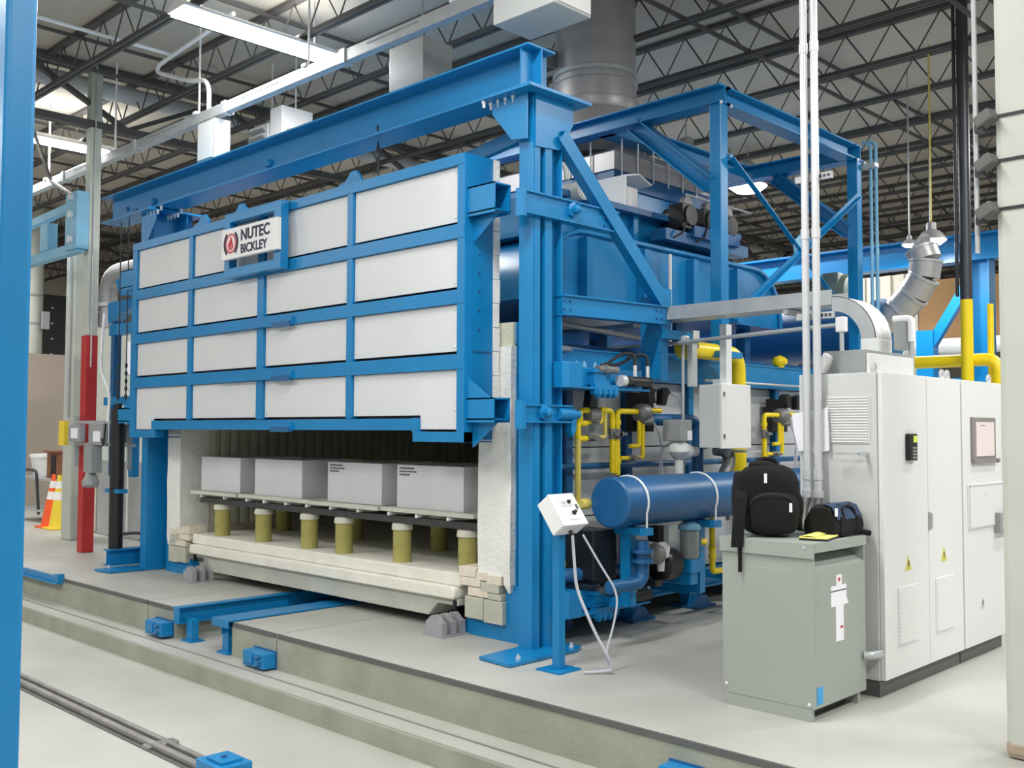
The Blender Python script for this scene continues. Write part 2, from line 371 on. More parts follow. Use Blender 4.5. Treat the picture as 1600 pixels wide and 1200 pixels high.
# front doorway
def wobble_strip(x0, x1, y0, y1, z0, z1, n=9, amp=0.005):
    m = MB(); rows = []
    for i in range(n + 1):
        z = z0 + (z1 - z0) * i / n; a = random.uniform(-amp, amp); b = random.uniform(-amp, amp); cc = random.uniform(-amp, amp)
        rows.append([(x0 + a, y1, z), (x0 + a, y0 + cc, z), ((x0 + x1) / 2, y0 - abs(cc), z), (x1 + b, y0 + cc, z), (x1 + b, y1, z)])
    m.sheet(rows); m._add(rows[0], [(0, 1, 2, 3, 4)]); m._add(rows[-1], [(0, 1, 2, 3, 4)])
    return m
wobble_strip(-6.19, -5.865, 5.915, 6.4, 0.53, 2.42).build('jamb_lining', FIBRE, K)
r_ = wobble_strip(-5.87, -5.795, 5.90, 6.3, 0.47, 2.42, 12, 0.006)
r_._add([(-5.87, 5.9, 0.47), (-5.795, 5.9, 0.47), (-5.795, 6.2, 0.47), (-5.87, 6.2, 0.47), (-5.835, 5.92, 0.40), (-5.815, 5.92, 0.40), (-5.815, 6.1, 0.40), (-5.835, 6.1, 0.40)],
        [(0, 1, 5, 4), (1, 2, 6, 5), (2, 3, 7, 6), (3, 0, 4, 7), (4, 5, 6, 7)])
r_.build('fibre_roll', FIBRE, K)
wobble_strip(-11.69, -11.37, 5.915, 6.3, 0.42, 2.42).build('jamb_lining', FIBRE, K)
r_ = MB(); r_.prism([(-11.69, 0.42), (-11.37, 0.42), (-11.4, 0.36), (-11.58, 0.36), (-11.66, 0.32)], 'y', 5.92, 6.2); r_.build('fibre_roll', FIBRE, K)
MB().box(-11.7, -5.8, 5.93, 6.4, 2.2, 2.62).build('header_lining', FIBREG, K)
# inner walls made of folded fibre modules
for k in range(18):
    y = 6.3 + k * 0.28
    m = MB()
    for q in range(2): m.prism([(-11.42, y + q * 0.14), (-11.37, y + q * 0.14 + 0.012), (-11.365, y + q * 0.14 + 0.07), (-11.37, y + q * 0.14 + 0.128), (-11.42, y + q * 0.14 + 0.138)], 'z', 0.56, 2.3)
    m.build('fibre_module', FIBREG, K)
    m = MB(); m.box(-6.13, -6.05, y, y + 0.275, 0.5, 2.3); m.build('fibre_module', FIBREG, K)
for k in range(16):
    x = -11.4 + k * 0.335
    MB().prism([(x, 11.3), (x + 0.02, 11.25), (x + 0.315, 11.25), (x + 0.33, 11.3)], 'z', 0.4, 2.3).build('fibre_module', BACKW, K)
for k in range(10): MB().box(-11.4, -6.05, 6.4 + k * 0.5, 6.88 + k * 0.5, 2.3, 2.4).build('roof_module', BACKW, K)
MB().box(-11.44, -11.36, 6.3, 11.3, 0.38, 0.46).build('brick_curb', BRICK, K)
for k in range(7): MB().box(-11.40, -11.31, 5.98 + k * 0.42, 6.39 + k * 0.42, 0.462, 0.555).build('brick', BRICK, K, bevel=0.004)
# brick shoulders under the jambs
def bricks(sx, cx):
    X = lambda x: cx + sx * (x - cx)
    f = (lambda x0, x1, z0, z1, m, y0=5.9: MB().box(X(x0), X(x1), y0 + random.uniform(-0.006, 0.006), y0 + 0.23, z0, z1).build('brick', m, K, bevel=0.004))
    f(-6.41, -6.205, 0.49, 0.575, BRICK); f(-6.195, -6.075, 0.475, 0.545, BRICK); f(-6.07, -5.90, 0.455, 0.53, BRICK)
    f(-6.39, -6.15, 0.415, 0.487, BRICK); f(-6.145, -5.93, 0.385, 0.468, BRICKG)
    f(-6.30, -6.06, 0.335, 0.408, BRICK); f(-6.055, -5.90, 0.33, 0.38, BRICKG)
    f(-6.33, -6.11, 0.15, 0.328, BRICKG); f(-6.105, -5.885, 0.135, 0.325, BRICKG)
bricks(1, -8.75); bricks(-1, -8.75)
# blue front frame
MB().prism([(-6.42, 0), (-5.74, 0), (-5.74, 0.46), (-5.89, 0.46), (-5.89, 0.19), (-6.33, 0.19)], 'y', 5.945, 6.06).build('front_foot', BLUE, K, bevel=0.004)
MB().prism([(-11.08, 0), (-11.76, 0), (-11.76, 0.46), (-11.61, 0.46), (-11.61, 0.19), (-11.17, 0.19)], 'y', 5.945, 6.06).build('front_foot', BLUE, K, bevel=0.004)
MB().box(-5.86, -5.78, 5.96, 6.3, 0.3, 2.62).build('front_upright', BLUE, K)
MB().box(-11.75, -11.66, 5.96, 6.3, 0.3, 2.62).build('front_upright', BLUE, K)
# side wall toward the cabinets: posts, three panels per bay, rails
PY = [6.12, 6.62, 7.46, 8.46, 9.38, 10.14, 10.9, 11.6]
for a, b in zip(PY[:-1], PY[1:]):
    for k in range(3):
        z0 = 0.36 + k * 0.61; MB().box(-5.90 + 0.004 * ((k + int(a * 10)) % 2), -5.87 + 0.004 * ((k + int(a * 10)) % 2), a + 0.03, b - 0.03, z0 + 0.006, z0 + 0.604).build('side_panel', SIDEP, K)
for y in PY:
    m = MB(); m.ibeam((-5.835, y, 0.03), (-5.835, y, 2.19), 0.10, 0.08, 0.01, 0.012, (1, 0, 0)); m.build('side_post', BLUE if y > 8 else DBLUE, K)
MB().box(-6.3, -5.93, 6.4, 11.65, 0.12, 0.3).build('underframe', DBLUE, K); MB().box(-11.66, -11.3, 6.4, 11.65, 0.12, 0.3).build('underframe', DBLUE, K)
MB().box(-11.74, -11.6, 6.3, 11.65, 0.3, 2.44).build('far_side_wall', SIDEP, K)
MB().box(-11.66, -5.9, 11.4, 11.65, 0.3, 2.44).build('rear_wall', BLUE, K)
m = MB(); m.ibeam((-5.80, 5.96, 2.315), (-5.80, 11.7, 2.315), 0.25, 0.16, 0.012, 0.016, (0, 0, 1)); m.box(-5.745, -5.733, 5.96, 11.7, 2.195, 2.436); m.build('top_rail', BLUE, K)
m = MB(); m.ibeam((-5.81, 6.1, 0.26), (-5.81, 11.7, 0.26), 0.18, 0.14, 0.012, 0.018, (0, 0, 1)); m.build('bottom_rail', BLUE, K)
for y in (7.46, 8.46, 9.5, 10.5, 11.4):
    m = MB(); m.box(-5.87, -5.73, y - 0.09, y + 0.09, 0.02, 0.26); m.build('foot_post', BLUE, K)
    m = MB(); m.box(-5.94, -5.62, y - 0.17, y + 0.17, 0.0, 0.025); m.prism([(y - 0.15, 0.025), (y + 0.15, 0.025), (y + 0.06, 0.12), (y - 0.06, 0.12)], 'x', -5.72, -5.66); m.build('foot_plate', DBLUE, K)
MB().cyl((-5.70, 6.1, 1.42), (-5.70, 11.5, 1.42), 0.028, 10).build('side_conduit', DBLUE, K, True)
MB().cyl((-5.66, 8.5, 2.23), (-5.66, 11.5, 2.23), 0.014, 8).build('air_line', STEEL, K, True)
# arched roof casing
def casing(x0, x1, y0, y1, z0, z1, r, name):
    pts = [(y0, z0), (y1, z0)]
    for k in range(9): a = math.pi / 2 * k / 8; pts.append((y1 - r + r * math.cos(a), z1 - r + r * math.sin(a)))
    for k in range(9): a = math.pi / 2 + math.pi / 2 * k / 8; pts.append((y0 + r + r * math.cos(a), z1 - r + r * math.sin(a)))
    MB().prism(pts, 'x', x0, x1).build(name, BLUE, K, True)
    return pts
pts = casing(-11.3, -6.22, 6.72, 10.95, 2.95, 3.62, 0.6, 'arched_roof_casing')
rim = MB(); rim.ring([(-6.2, a, b + (0.0 if b > 2.5 else 0)) for a, b in pts[1:]], 0.028, 6, cap=False); rim.build('casing_rim', BLUE, K)
for y in (7.30, 8.2, 9.06, 9.92):
    MB().box(-6.22, -6.12, y - 0.05, y + 0.05, 2.95, 3.56).build('casing_rib', BLUE, K)
MB().box(-11.0, -6.45, 6.95, 10.2, 3.60, 3.98).build('upper_casing', BLUE, K)
for y in (7.5, 8.35, 9.2, 10.05): MB().box(-6.46, -6.38, y - 0.04, y + 0.04, 3.62, 3.98).build('casing_rib', BLUE, K)
MB().box(-6.47, -6.36, 6.95, 10.25, 3.60, 3.66).build('casing_flange', BLUE, K)
MB().box(-6.47, -6.3, 6.9, 10.25, 3.96, 4.02).build('casing_flange', DBLUE, K)
MB().box(-11.7, -5.9, 6.4, 11.6, 2.44, 2.5).build('roof_plate', DBLUE, K)
for x in (-6.5, -8.8, -11.0):
    for y in (6.9, 8.0, 9.2, 10.6): MB().box(x - 0.06, x + 0.06, y - 0.06, y + 0.06, 2.5, 2.95).build('casing_stool', DBLUE, K)
# exhaust plenum, lid and stack
MB().box(-8.75, -6.93, 8.66, 10.55, 4.0, 4.42).build('plenum', BLUE, K)
MB().box(-8.78, -6.9, 8.63, 10.58, 4.42, 4.6).build('plenum_collar', DBLUE, K)
MB().box(-8.80, -6.88, 8.61, 10.6, 4.6, 4.8).build('plenum_lid', STAIN, K)
m = MB(); m.hexa([(-8.80, 8.61, 4.8), (-6.88, 8.61, 4.8), (-6.88, 10.6, 4.8), (-8.80, 10.6, 4.8), (-8.35, 9.0, 4.98), (-7.15, 9.0, 4.98), (-7.15, 10.2, 4.98), (-8.35, 10.2, 4.98)]); m.build('lid_slope', STAIN, K)
for k in range(7): MB().cyl((-6.86, 8.72 + 0.29 * k, 4.54), (-6.86, 8.72 + 0.29 * k, 4.95), 0.009, 6).build('tie_rod', CHROME, K)
for k in range(4): MB().cyl((-7.2 - 0.33 * k, 8.59, 4.54), (-7.2 - 0.33 * k, 8.59, 4.95), 0.009, 6).build('tie_rod', CHROME, K)
sx, sy = -7.74, 9.32
MB().lathe((sx, sy, 4.95), (0, 0, 1), [(0.62, 0), (0.60, 0.15), (0.52, 0.56)], 32).build('stack_cone', STAIN, K, True)
MB().lathe((sx, sy, 5.5), (0, 0, 1), [(0.53, 0), (0.54, 0.02), (0.54, 0.13), (0.50, 0.15), (0.50, 0.36), (0.515, 0.37), (0.515, 0.42), (0.49, 0.43), (0.49, 1.44)], 32).build('stack', STAIN, K, True)
MB().lathe((sx, sy, 5.95), (0, 0, 1), [(0.505, 0), (0.515, 0.01), (0.515, 0.05), (0.505, 0.06)], 32).build('stack_band', STEEL, K, True)
m = MB(); m.box(sx - 0.26, sx - 0.2, sy - 0.62, sy - 0.46, 6.05, 6.25); m.cyl((sx - 0.23, sy - 0.56, 6.15), (sx - 0.23, sy - 0.66, 6.05), 0.04, 10); m.build('damper_bracket', CASTG, K)
# burner row on the roof shoulder
for k, y in enumerate((8.95, 9.35, 9.75)):
    m = MB(); m.cyl((-6.42, y, 4.02), (-6.1, y, 4.02), 0.11, 14); m.box(-6.3, -6.12, y - 0.14, y + 0.02, 3.88, 4.14); m.cyl((-6.28, y - 0.13, 3.95), (-6.28, y + 0.14, 3.84), 0.05, 10)
    b = m.build('burner', BLACK, K, True)
    m = MB(); m.cyl((-6.2, y - 0.02, 4.16), (-6.13, y - 0.02, 4.16), 0.065, 16); m.build('disc', CASTG, b, True)
    m = MB(); m.tube([(-6.2, y, 4.1), (-6.1, y - 0.1, 3.95), (-6.08, y - 0.2, 3.8), (-6.2, y - 0.3, 3.72)], 0.012, 6); m.build('hose', HOSE, b, True)
MB().cyl((-6.14, 8.9, 4.24), (-6.14, 10.2, 4.24), 0.012, 8).build('air_line', STEEL, K, True)
m = MB(); m.box(-6.35, -6.15, 8.55, 10.15, 3.72, 3.84); m.box(-6.3, -6.1, 9.0, 9.9, 3.8, 3.92); m.build('burner_manifold', DBLUE, K)
jb = MB().box(-6.75, -6.45, 8.25, 8.47, 4.02, 4.28).build('ignition_box', CABG, K, bevel=0.006)
MB().box(-6.45, -6.44, 8.27, 8.45, 4.04, 4.26).build('box_door', WHITE, jb)
m = MB(); m.prism([(8.17, 4.0), (8.185, 4.0), (8.185, 4.35), (8.40, 4.40), (8.62, 4.32), (8.62, 4.335), (8.40, 4.415), (8.17, 4.365)], 'x', -6.8, -6.38); m.build('weather_hood', WHITE, jb)
m = MB(); m.cyl((-6.6, 7.3, 4.02), (-6.2, 7.3, 4.02), 0.09, 16); m.cyl((-6.2, 7.3, 4.02), (-6.19, 7.3, 4.02), 0.075, 16); m.box(-6.6, -6.4, 7.0, 7.12, 4.05, 4.32); m.tube([(-6.4, 7.1, 4.3), (-6.3, 7.14, 4.25), (-6.28, 7.14, 4.1)], 0.025, 8); m.build('motor_valve', CABG, K, True)
MB().cyl((-6.1, 8.55, 2.6), (-6.1, 8.55, 3.55), 0.018, 8).build('white_conduit', WHITE, K, True)
# far-side duct elbows seen past the door's end
m = MB(); m.tube([(-11.7, 7.0, 4.19), (-15.95, 7.0, 4.21), (-15.95, 7.0, 3.35)], 0.14, 16, bend=0.4, k=6); m.build('bypass_duct', STAIN, K, True)
MB().cyl((-15.95, 7.0, 3.68), (-15.95, 7.0, 3.74), 0.19, 16).build('duct_flange', STEEL, K, True)
MB().prism([(-14.13, 3.85), (-11.8, 4.15), (-11.8, 3.56), (-13.98, 3.62)], 'y', 6.3, 6.42).build('side_bracket', BLUE, K)
MB().prism([(-14.7, 3.59), (-11.8, 3.62), (-11.8, 3.43), (-13.95, 3.45), (-14.28, 3.40), (-14.53, 3.30), (-14.68, 3.28)], 'y', 6.45, 6.6).build('side_bracket', BLUE, K)

# ================================================================== DOOR
D = thing('lift_gate', 'raised kiln door of blue steel framing with sixteen grey panels', 'door', (-8.97, 5.66, 1.63))
DX0, DX1, DY0, DY1, DZ0, DZ1 = -11.86, -5.93, 5.50, 5.82, 1.63, 3.975
VX = [(-11.86, -11.75), (-10.47, -10.385), (-9.03, -8.91), (-7.51, -7.43), (-6.02, -5.93)]
HZ = [(1.725, 1.825), (2.22, 2.342), (2.752, 2.866), (3.285, 3.40), (3.885, 3.975)]
for k, (a, b) in enumerate(VX):
    MB().box(a, b, DY0 + 0.001, DY0 + 0.1, 1.63 if k in (0, 4) else 1.83, 3.975).build('stile', BLUE, D, bevel=0.003)
for k, (a, b) in enumerate(HZ):
    x0, x1 = (-11.27, -6.51) if k == 0 else (DX0 + 0.006, DX1 - 0.006)
    MB().box(x0, x1, DY0 - 0.004, DY0 + 0.1, a, b).build('rail', BLUE, D, bevel=0.003)
for (x0, x1) in ((-11.86, -11.2), (-6.56, -5.93)):
    MB().box(x0, x1, DY0 - 0.002, DY0 + 0.12, 1.63, 1.715).build('bottom_toe', BLUE, D, bevel=0.003)
MB().box(-11.29, -11.2, DY0 - 0.003, DY0 + 0.11, 1.71, 1.83).build('toe_riser', BLUE, D)
MB().box(-6.57, -6.50, DY0 - 0.003, DY0 + 0.11, 1.71, 1.83).build('toe_riser', BLUE, D)
for i in range(4):
    for j in range(4):
        x0, x1 = VX[i][1] + 0.008, VX[i + 1][0] - 0.008; z0, z1 = HZ[j][1] + 0.026, HZ[j + 1][0] - 0.004
        y = DY0 + 0.03
        if j == 0 and i == 0: pts = [(x0, 1.725), (-11.3, 1.725), (-11.3, z0), (x1, z0), (x1, z1), (x0, z1)]
        elif j == 0 and i == 3: pts = [(x0, z0), (-6.495, z0), (-6.495, 1.735), (x1, 1.735), (x1, z1), (x0, z1)]
        else: pts = [(x0, z0), (x1, z0), (x1, z1), (x0, z1)]
        p = MB().prism(pts, 'y', y, y + 0.012).build('panel', PANEL, D)
        m = MB()
        for a in (x0 + 0.04, x1 - 0.04):
            for b in (z0 + 0.04, z1 - 0.04): m.lathe((a, y, b), (0, -1, 0), [(0.011, 0), (0.011, 0.004), (0.006, 0.008)], 6)
        m.build('screws', CHROME, p)
MB().box(DX0 + 0.02, DX1 - 0.02, DY0 + 0.101, DY1 - 0.005, DZ0 + 0.2, DZ1 - 0.02).build('door_core', BLACK, D)
for x0, x1 in ((DX1 - 0.012, DX1), (DX0, DX0 + 0.012)):
    MB().box(x0, x1, DY0 + 0.1, DY1, DZ0 + 0.02, DZ1).build('side_plate', BLUE, D)
MB().box(DX1, DX1 + 0.006, DY0 + 0.09, DY1 - 0.02, 2.36, 2.372).build('side_seam', DBLUE, D)
m = MB()
for k in range(7): bolt(m, (DX1, 5.66, 2.55 + k * 0.155), (1, 0, 0), 0.011, 0.012)
m.build('side_bolts', DBLUE, D)
MB().box(DX0 + 0.02, DX1 - 0.02, DY0 + 0.08, DY1, DZ1 - 0.012, DZ1).build('top_plate', BLUE, D)
MB().box(-6.56, DX1, DY0 + 0.1, DY1, DZ0, DZ0 + 0.012).build('toe_plate', BLUE, D)
MB().box(DX0, -11.2, DY0 + 0.1, DY1, DZ0, DZ0 + 0.012).build('toe_plate', BLUE, D)
MB().box(-11.2, -6.56, DY0 + 0.1, DY1, 1.75, 1.76).build('under_plate', DBLUE, D)
wobble_strip(DX1 - 0.5, DX1 - 0.012, 5.82, 5.895, 2.2, 3.95, 10, 0.01).build('fibre_edge', FIBRE, D)
m = MB()
for k in range(10): m.box(DX1 - 0.4, DX1 + 0.004, 5.822, 5.9 - 0.006 * (k % 2), 1.98 + k * 0.2, 2.175 + k * 0.2)
m.build('fibre_lining', FIBRE, D)
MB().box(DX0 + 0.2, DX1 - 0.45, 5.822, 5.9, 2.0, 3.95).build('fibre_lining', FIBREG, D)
# stiffener plates under the rails at the middle stile
for z in (1.735, 2.235, 2.765): MB().box(-9.75, -8.35, DY0 - 0.035, DY0 + 0.01, z - 0.01, z + 0.06).build('rail_stiffener', BLUE, D)
for z in (1.725, 2.225, 2.755): MB().box(-8.68, -8.36, DY0 - 0.05, DY0, z - 0.02, z + 0.03).build('stiffener_clip', DBLUE, D)
# open frame that carries the sign
for x0, x1, z0, z1 in ((-9.50, -9.40, 3.30, 3.97), (-8.56, -8.44, 3.30, 3.97), (-9.40, -8.56, 3.875, 3.97), (-9.40, -8.56, 3.30, 3.395)):
    MB().box(x0, x1, 5.39, 5.48, z0, z1).build('sign_frame_bar', BLUE, D, bevel=0.003)
for z in (3.33, 3.93):
    for x in (-9.45, -8.5): MB().box(x - 0.03, x + 0.03, 5.47, 5.52, z - 0.03, z + 0.03).build('standoff', BLUE, D)
# lifting lugs
for x in (-7.62, -9.6, -10.4):
    m = MB(); m.prism([(x - 0.34, 3.975), (x + 0.2, 3.975), (x + 0.17, 4.06), (x + 0.1, 4.13), (x + 0.02, 4.13), (x - 0.05, 4.06)], 'y', 5.6, 5.625); m.build('lifting_lug', BLUE, D)
# guide brackets
def gbr(x0, x1, z0, z1, up):
    m = MB(); m.box(x0, x1, 5.53, 5.542, z0, z1); m.box(x0, x1, 5.70, 5.712, z0, z1); m.box(x0, x1, 5.53, 5.712, z1 - 0.012, z1); m.box(x0, x1, 5.53, 5.712, z0 + 0.02, z0 + 0.032)
    g = m.build('guide_bracket', BLUE, D)
    s = 1 if x1 > x0 else -1
    MB().prism([(x0, z0), (x0 + s * 0.28, z0), (x0, z0 - 0.2)], 'y', 5.6, 5.615).build('gusset', BLUE, D)
    if up: MB().prism([(x0, z1), (x0 + s * 0.26, z1), (x0, z1 + 0.17)], 'y', 5.53, 5.545).build('gusset', BLUE, D)
gbr(-5.93, -5.62, 3.45, 3.69, False); gbr(-5.93, -5.62, 1.79, 1.985, True)
gbr(-11.86, -12.25, 1.80, 1.985, True); gbr(-11.86, -12.25, 3.45, 3.69, False)

# sign on the door
G = thing('name_sign', 'white name sign with red flame emblem hung on the kiln door', 'sign', (-8.93, 5.36, 3.48))
MB().box(-9.46, -8.42, 5.335, 5.385, 3.475, 3.79).build('sign_board', WHITE, G, bevel=0.004)
yy = 5.333
def arcpoly(cx, cz, r0, r1, a0, a1, n=16, ex=1.0):
    o = [(cx + ex * r1 * math.cos(math.radians(a0 + (a1 - a0) * i / n)), cz + r1 * math.sin(math.radians(a0 + (a1 - a0) * i / n))) for i in range(n + 1)]
    q = [(cx + ex * r0 * math.cos(math.radians(a0 + (a1 - a0) * i / n)), cz + r0 * math.sin(math.radians(a0 + (a1 - a0) * i / n))) for i in range(n, -1, -1)]
    return o + q
ex, ez = -9.27, 3.633
for a0, a1 in ((128, 232), (-52, 52)):
    m = MB(); P = arcpoly(ex, ez, 0.112, 0.142, a0, a1, 14, 1.0); n = 15
    for i in range(n - 1): m.prism([P[i], P[i + 1], P[2 * n - 2 - i], P[2 * n - 1 - i]], 'y', yy - 0.003, yy + 0.003)
    m.build('emblem_arc', NAVYP, G)
m = MB(); P = arcpoly(ex, ez, 0.088, 0.102, 0, 360, 32); n = 33
for i in range(n - 1): m.prism([P[i], P[i + 1], P[2 * n - 2 - i], P[2 * n - 1 - i]], 'y', yy - 0.003, yy + 0.003)
m.build('emblem_ring', REDP, G)
MB().cyl((ex, yy - 0.001, ez), (ex, yy + 0.003, ez), 0.086, 32).build('emblem_disc', PINK, G)
fl_ = [(0.0, -0.072), (-0.03, -0.064), (-0.047, -0.04), (-0.048, -0.01), (-0.03, 0.015), (-0.012, 0.035), (-0.008, 0.06), (-0.012, 0.08), (0.012, 0.055), (0.022, 0.03), (0.02, 0.01), (0.03, 0.02), (0.034, 0.0), (0.044, -0.02), (0.042, -0.045), (0.028, -0.064)]
MB().prism([(ex + a, ez + b) for a, b in fl_], 'y', yy - 0.005, yy + 0.002).build('emblem_flame', REDP, G)
MB().prism([(ex + a, ez + b) for a, b in ((0.006, -0.07), (-0.002, -0.045), (0.012, -0.025), (0.02, -0.012), (0.014, -0.03), (0.01, -0.045), (0.012, -0.06))], 'y', yy - 0.006, yy).build('emblem_flame_gap', PINK, G)
text('lettering', 'NUTEC', 0.158, (-9.085, yy, 3.642), FY, NAVYP, G, 0.002, off=0.004, sx=1.04)
text('lettering', 'BICKLEY', 0.128, (-9.085, yy, 3.512), FY, NAVYP, G, 0.002, off=0.003, sx=1.02)

# ================================================================== GANTRY
A = thing('lifting_gantry', 'tall blue steel gantry whose header beam holds up the kiln door', 'gantry', (-8.75, 5.85, 0))
m = MB(); m.ibeam((-13.2, 5.84, 4.615), (-5.40, 5.84, 4.615), 0.35, 0.32, 0.014, 0.018)
m.build('header_beam', BLUE, A)
MB().box(-5.5, -5.488, 5.69, 5.99, 4.46, 4.775).build('end_stiffener', BLUE, A)
for x in (-9.35, -12.0): MB().lathe((x, 5.833, 4.57), (0, -1, 0), [(0.05, 0), (0.05, 0.03), (0.03, 0.05)], 8).build('web_boss', BLUE, A)
for x, z in ((-12.75, 4.6), (-12.5, 4.54)): MB().lathe((x, 5.833, z), (0, -1, 0), [(0.03, 0), (0.03, 0.02)], 8).build('web_boss', DBLUE, A)
def column(sg):
    X = lambda x: -8.75 + sg * (x + 8.75)
    m = MB()
    m.box(X(-5.575), X(-5.425), 5.765, 5.78, 0.03, 4.40)                    # front flange
    m.box(X(-5.507), X(-5.493), 5.78, 6.115, 0.03, 4.40)                    # web
    m.box(X(-5.575), X(-5.425), 6.1, 6.115, 0.03, 4.40)                     # back flange
    m.box(X(-5.43), X(-5.42), 5.78, 5.845, 0.03, 4.40)
    m.box(X(-5.43), X(-5.42), 5.905, 5.985, 0.03, 4.40)
    m.box(X(-5.49), X(-5.43), 5.90, 5.91, 0.03, 4.40); m.box(X(-5.49), X(-5.43), 5.98, 5.99, 0.03, 4.40)
    m.box(X(-5.575), X(-5.565), 5.78, 6.1, 0.03, 4.40)
    m.build('column', BLUE, A)
    m = MB(); m.prism([(X(-5.56), 5.33), (X(-5.21), 5.30), (X(-5.21), 6.06), (X(-5.26), 6.16), (X(-5.6), 6.16)], 'z', 0.006, 0.03); m.build('base_plate', BLUE, A)
    for y in (5.45, 6.05):
        q = MB(); q.lathe((X(-5.27), y, 0.03), (0, 0, 1), [(0.02, 0), (0.02, 0.02), (0.01, 0.02), (0.01, 0.04)], 6); q.build('anchor_bolt', CHROME, A)
    MB().box(X(-5.84), X(-5.30), 5.60, 6.34, 4.405, 4.43).build('cap_plate', BLUE, A)
    for x, e in ((-5.59, 0.0), (-5.50, -0.03), (-5.42, -0.07)): MB().prism([(5.78, 4.404), (6.30 + e, 4.404), (6.30 + e, 4.24), (6.06, 4.0), (5.78, 3.98)], 'x', X(x), X(x + 0.012)).build('gusset', BLUE, A)
    for y in (5.70, 6.1): MB().prism([(X(-5.43), 4.405), (X(-5.82), 4.405), (X(-5.82), 4.30), (X(-5.6), 4.05), (X(-5.43), 4.03)], 'y', y, y + 0.012).build('gusset', BLUE, A)
    for k in range(5):
        for y in (5.71, 5.97):
            q = MB(); q.lathe((X(-5.93 + 0.085 * k), y - 0.0, 4.44 if k < 1 else 4.405), (0, 0, -1), [(0.021, 0), (0.021, 0.02), (0.013, 0.02), (0.013, 0.055)], 6); q.build('cap_bolt', WHITE, A)
column(1); column(-1)
# arms, strut and brace on the cabinet side
def channel(p0, p1, h, w, name):   # C-channel, web facing +X
    p0, p1 = Vector(p0), Vector(p1); c = MB()
    c.bar(p0, p1, 0.012, h); t = (p1 - p0).normalized(); up = Vector((0, 0, 1)); up = (up - t * up.dot(t)).normalized()
    for k in (-1, 1): c.bar(p0 + up * k * (h / 2) + Vector((-w / 2 + 0.03, 0, 0)), p1 + up * k * (h / 2) + Vector((-w / 2 + 0.03, 0, 0)), w, 0.014)
    return c.build(name, BLUE, A)
channel((-5.405, 5.63, 3.515), (-5.405, 6.80, 3.515), 0.17, 0.10, 'upper_arm')
channel((-5.405, 5.63, 1.86), (-5.405, 6.20, 1.86), 0.13, 0.10, 'lower_arm')
channel((-5.405, 6.09, 2.745), (-5.405, 7.53, 2.775), 0.155, 0.12, 'strut')
for z in (3.515, 1.86): MB().box(-5.45, -5.37, 5.595, 5.635, z - 0.12, z + 0.1).build('arm_end_plate', BLUE, A)
m = MB(); m.bar((-5.42, 6.08, 4.16), (-5.42, 7.47, 2.92), 0.10, 0.02, (0, 1, 0.9)); m.bar((-5.37, 6.06, 4.12), (-5.37, 7.43, 2.9), 0.012, 0.13, (0, 1, 0.9)); m.bar((-5.42, 6.02, 4.1), (-5.42, 7.40, 2.87), 0.10, 0.014, (0, 1, 0.9)); m.build('diagonal_brace', BLUE, A)
m = MB(); m.box(-5.64, -5.425, 7.44, 7.455, 2.44, 2.95); m.box(-5.44, -5.425, 7.455, 7.57, 2.18, 2.95); m.box(-5.64, -5.43, 7.445, 7.55, 2.2, 2.64); m.build('kiln_post', BLUE, A)
MB().box(-5.425, -5.40, 7.44, 7.59, 2.62, 3.02).build('gusset', BLUE, A)
MB().box(-5.46, -5.36, 7.45, 7.95, 2.56, 2.64).build('stub_arm', BLUE, A)
for (y, z) in ((6.2, 3.53), (5.86, 1.87)):
    q = MB(); q.lathe((-5.4, y, z), (1, 0, 0), [(0.065, 0), (0.065, 0.03), (0.04, 0.035), (0.04, 0.08), (0.02, 0.1)], 8); q.build('pivot_bolt', BLUE, A)
q = MB(); q.lathe((-5.40, 6.03, 1.86), (0, 1, 0), [(0.05, 0), (0.05, 0.18), (0.035, 0.18), (0.035, 0.26)], 16); q.build('lock_cylinder', BLUE, A, True)
MB().prism([(6.18, 1.84), (6.24, 1.84), (6.24, 1.74), (6.2, 1.68), (6.18, 1.72)], 'x', -5.44, -5.38).build('lock_lug', BLUE, A)
for y0, z0 in ((6.62, 3.5), (7.36, 2.77), (6.11, 2.745)):
    q = MB()
    for a in (0, 1):
        for b in (0, 1): bolt(q, (-5.399, y0 + 0.075 * a, z0 - 0.035 + 0.07 * b), (1, 0, 0), 0.012, 0.012)
    q.build('bolt_cluster', DBLUE, A)['kind'] = 'stuff'
MB().bar((-6.76, 6.3, 4.22), (-5.7, 6.3, 4.36), 0.06, 0.12).build('rear_brace', BLUE, A)
# left lifting cylinder and its stand
m = MB(); m.ibeam((-12.38, 5.48, 0.14), (-12.38, 6.6, 0.14), 0.2, 0.16); m.build('cylinder_stand', BLUE, A)
m = MB(); m.cyl((-12.44, 5.62, 0.24), (-12.44, 5.62, 1.98), 0.085, 18); m.cyl((-12.44, 5.62, 1.98), (-12.44, 5.62, 2.05), 0.045, 12); m.build('lift_cylinder', BLACK, A, True)
MB().box(-12.64, -12.26, 5.56, 5.68, 0.93, 0.98).build('cylinder_collar', BLUE, A)
for x in (-13.5, -12.9):
    MB().box(x - 0.05, x + 0.05, 6.0, 6.1, 1.1, 3.2).build('guide_post', BLUE if x > -13 else DBLUE, A)
MB().box(-13.6, -12.8, 5.99, 6.11, 3.0, 3.15).build('guide_crossbar', BLUE, A)
MB().box(-13.7, -12.85, 5.98, 6.1, 2.05, 2.16).build('guide_crossbar', BLUE, A)
m = MB(); m.tube([(-12.36, 5.66, 0.42), (-12.2, 5.8, 0.44), (-11.95, 6.1, 0.36), (-11.7, 6.5, 0.2)], 0.018, 8, 0.1); m.build('hydraulic_hose', HOSE, A, True)
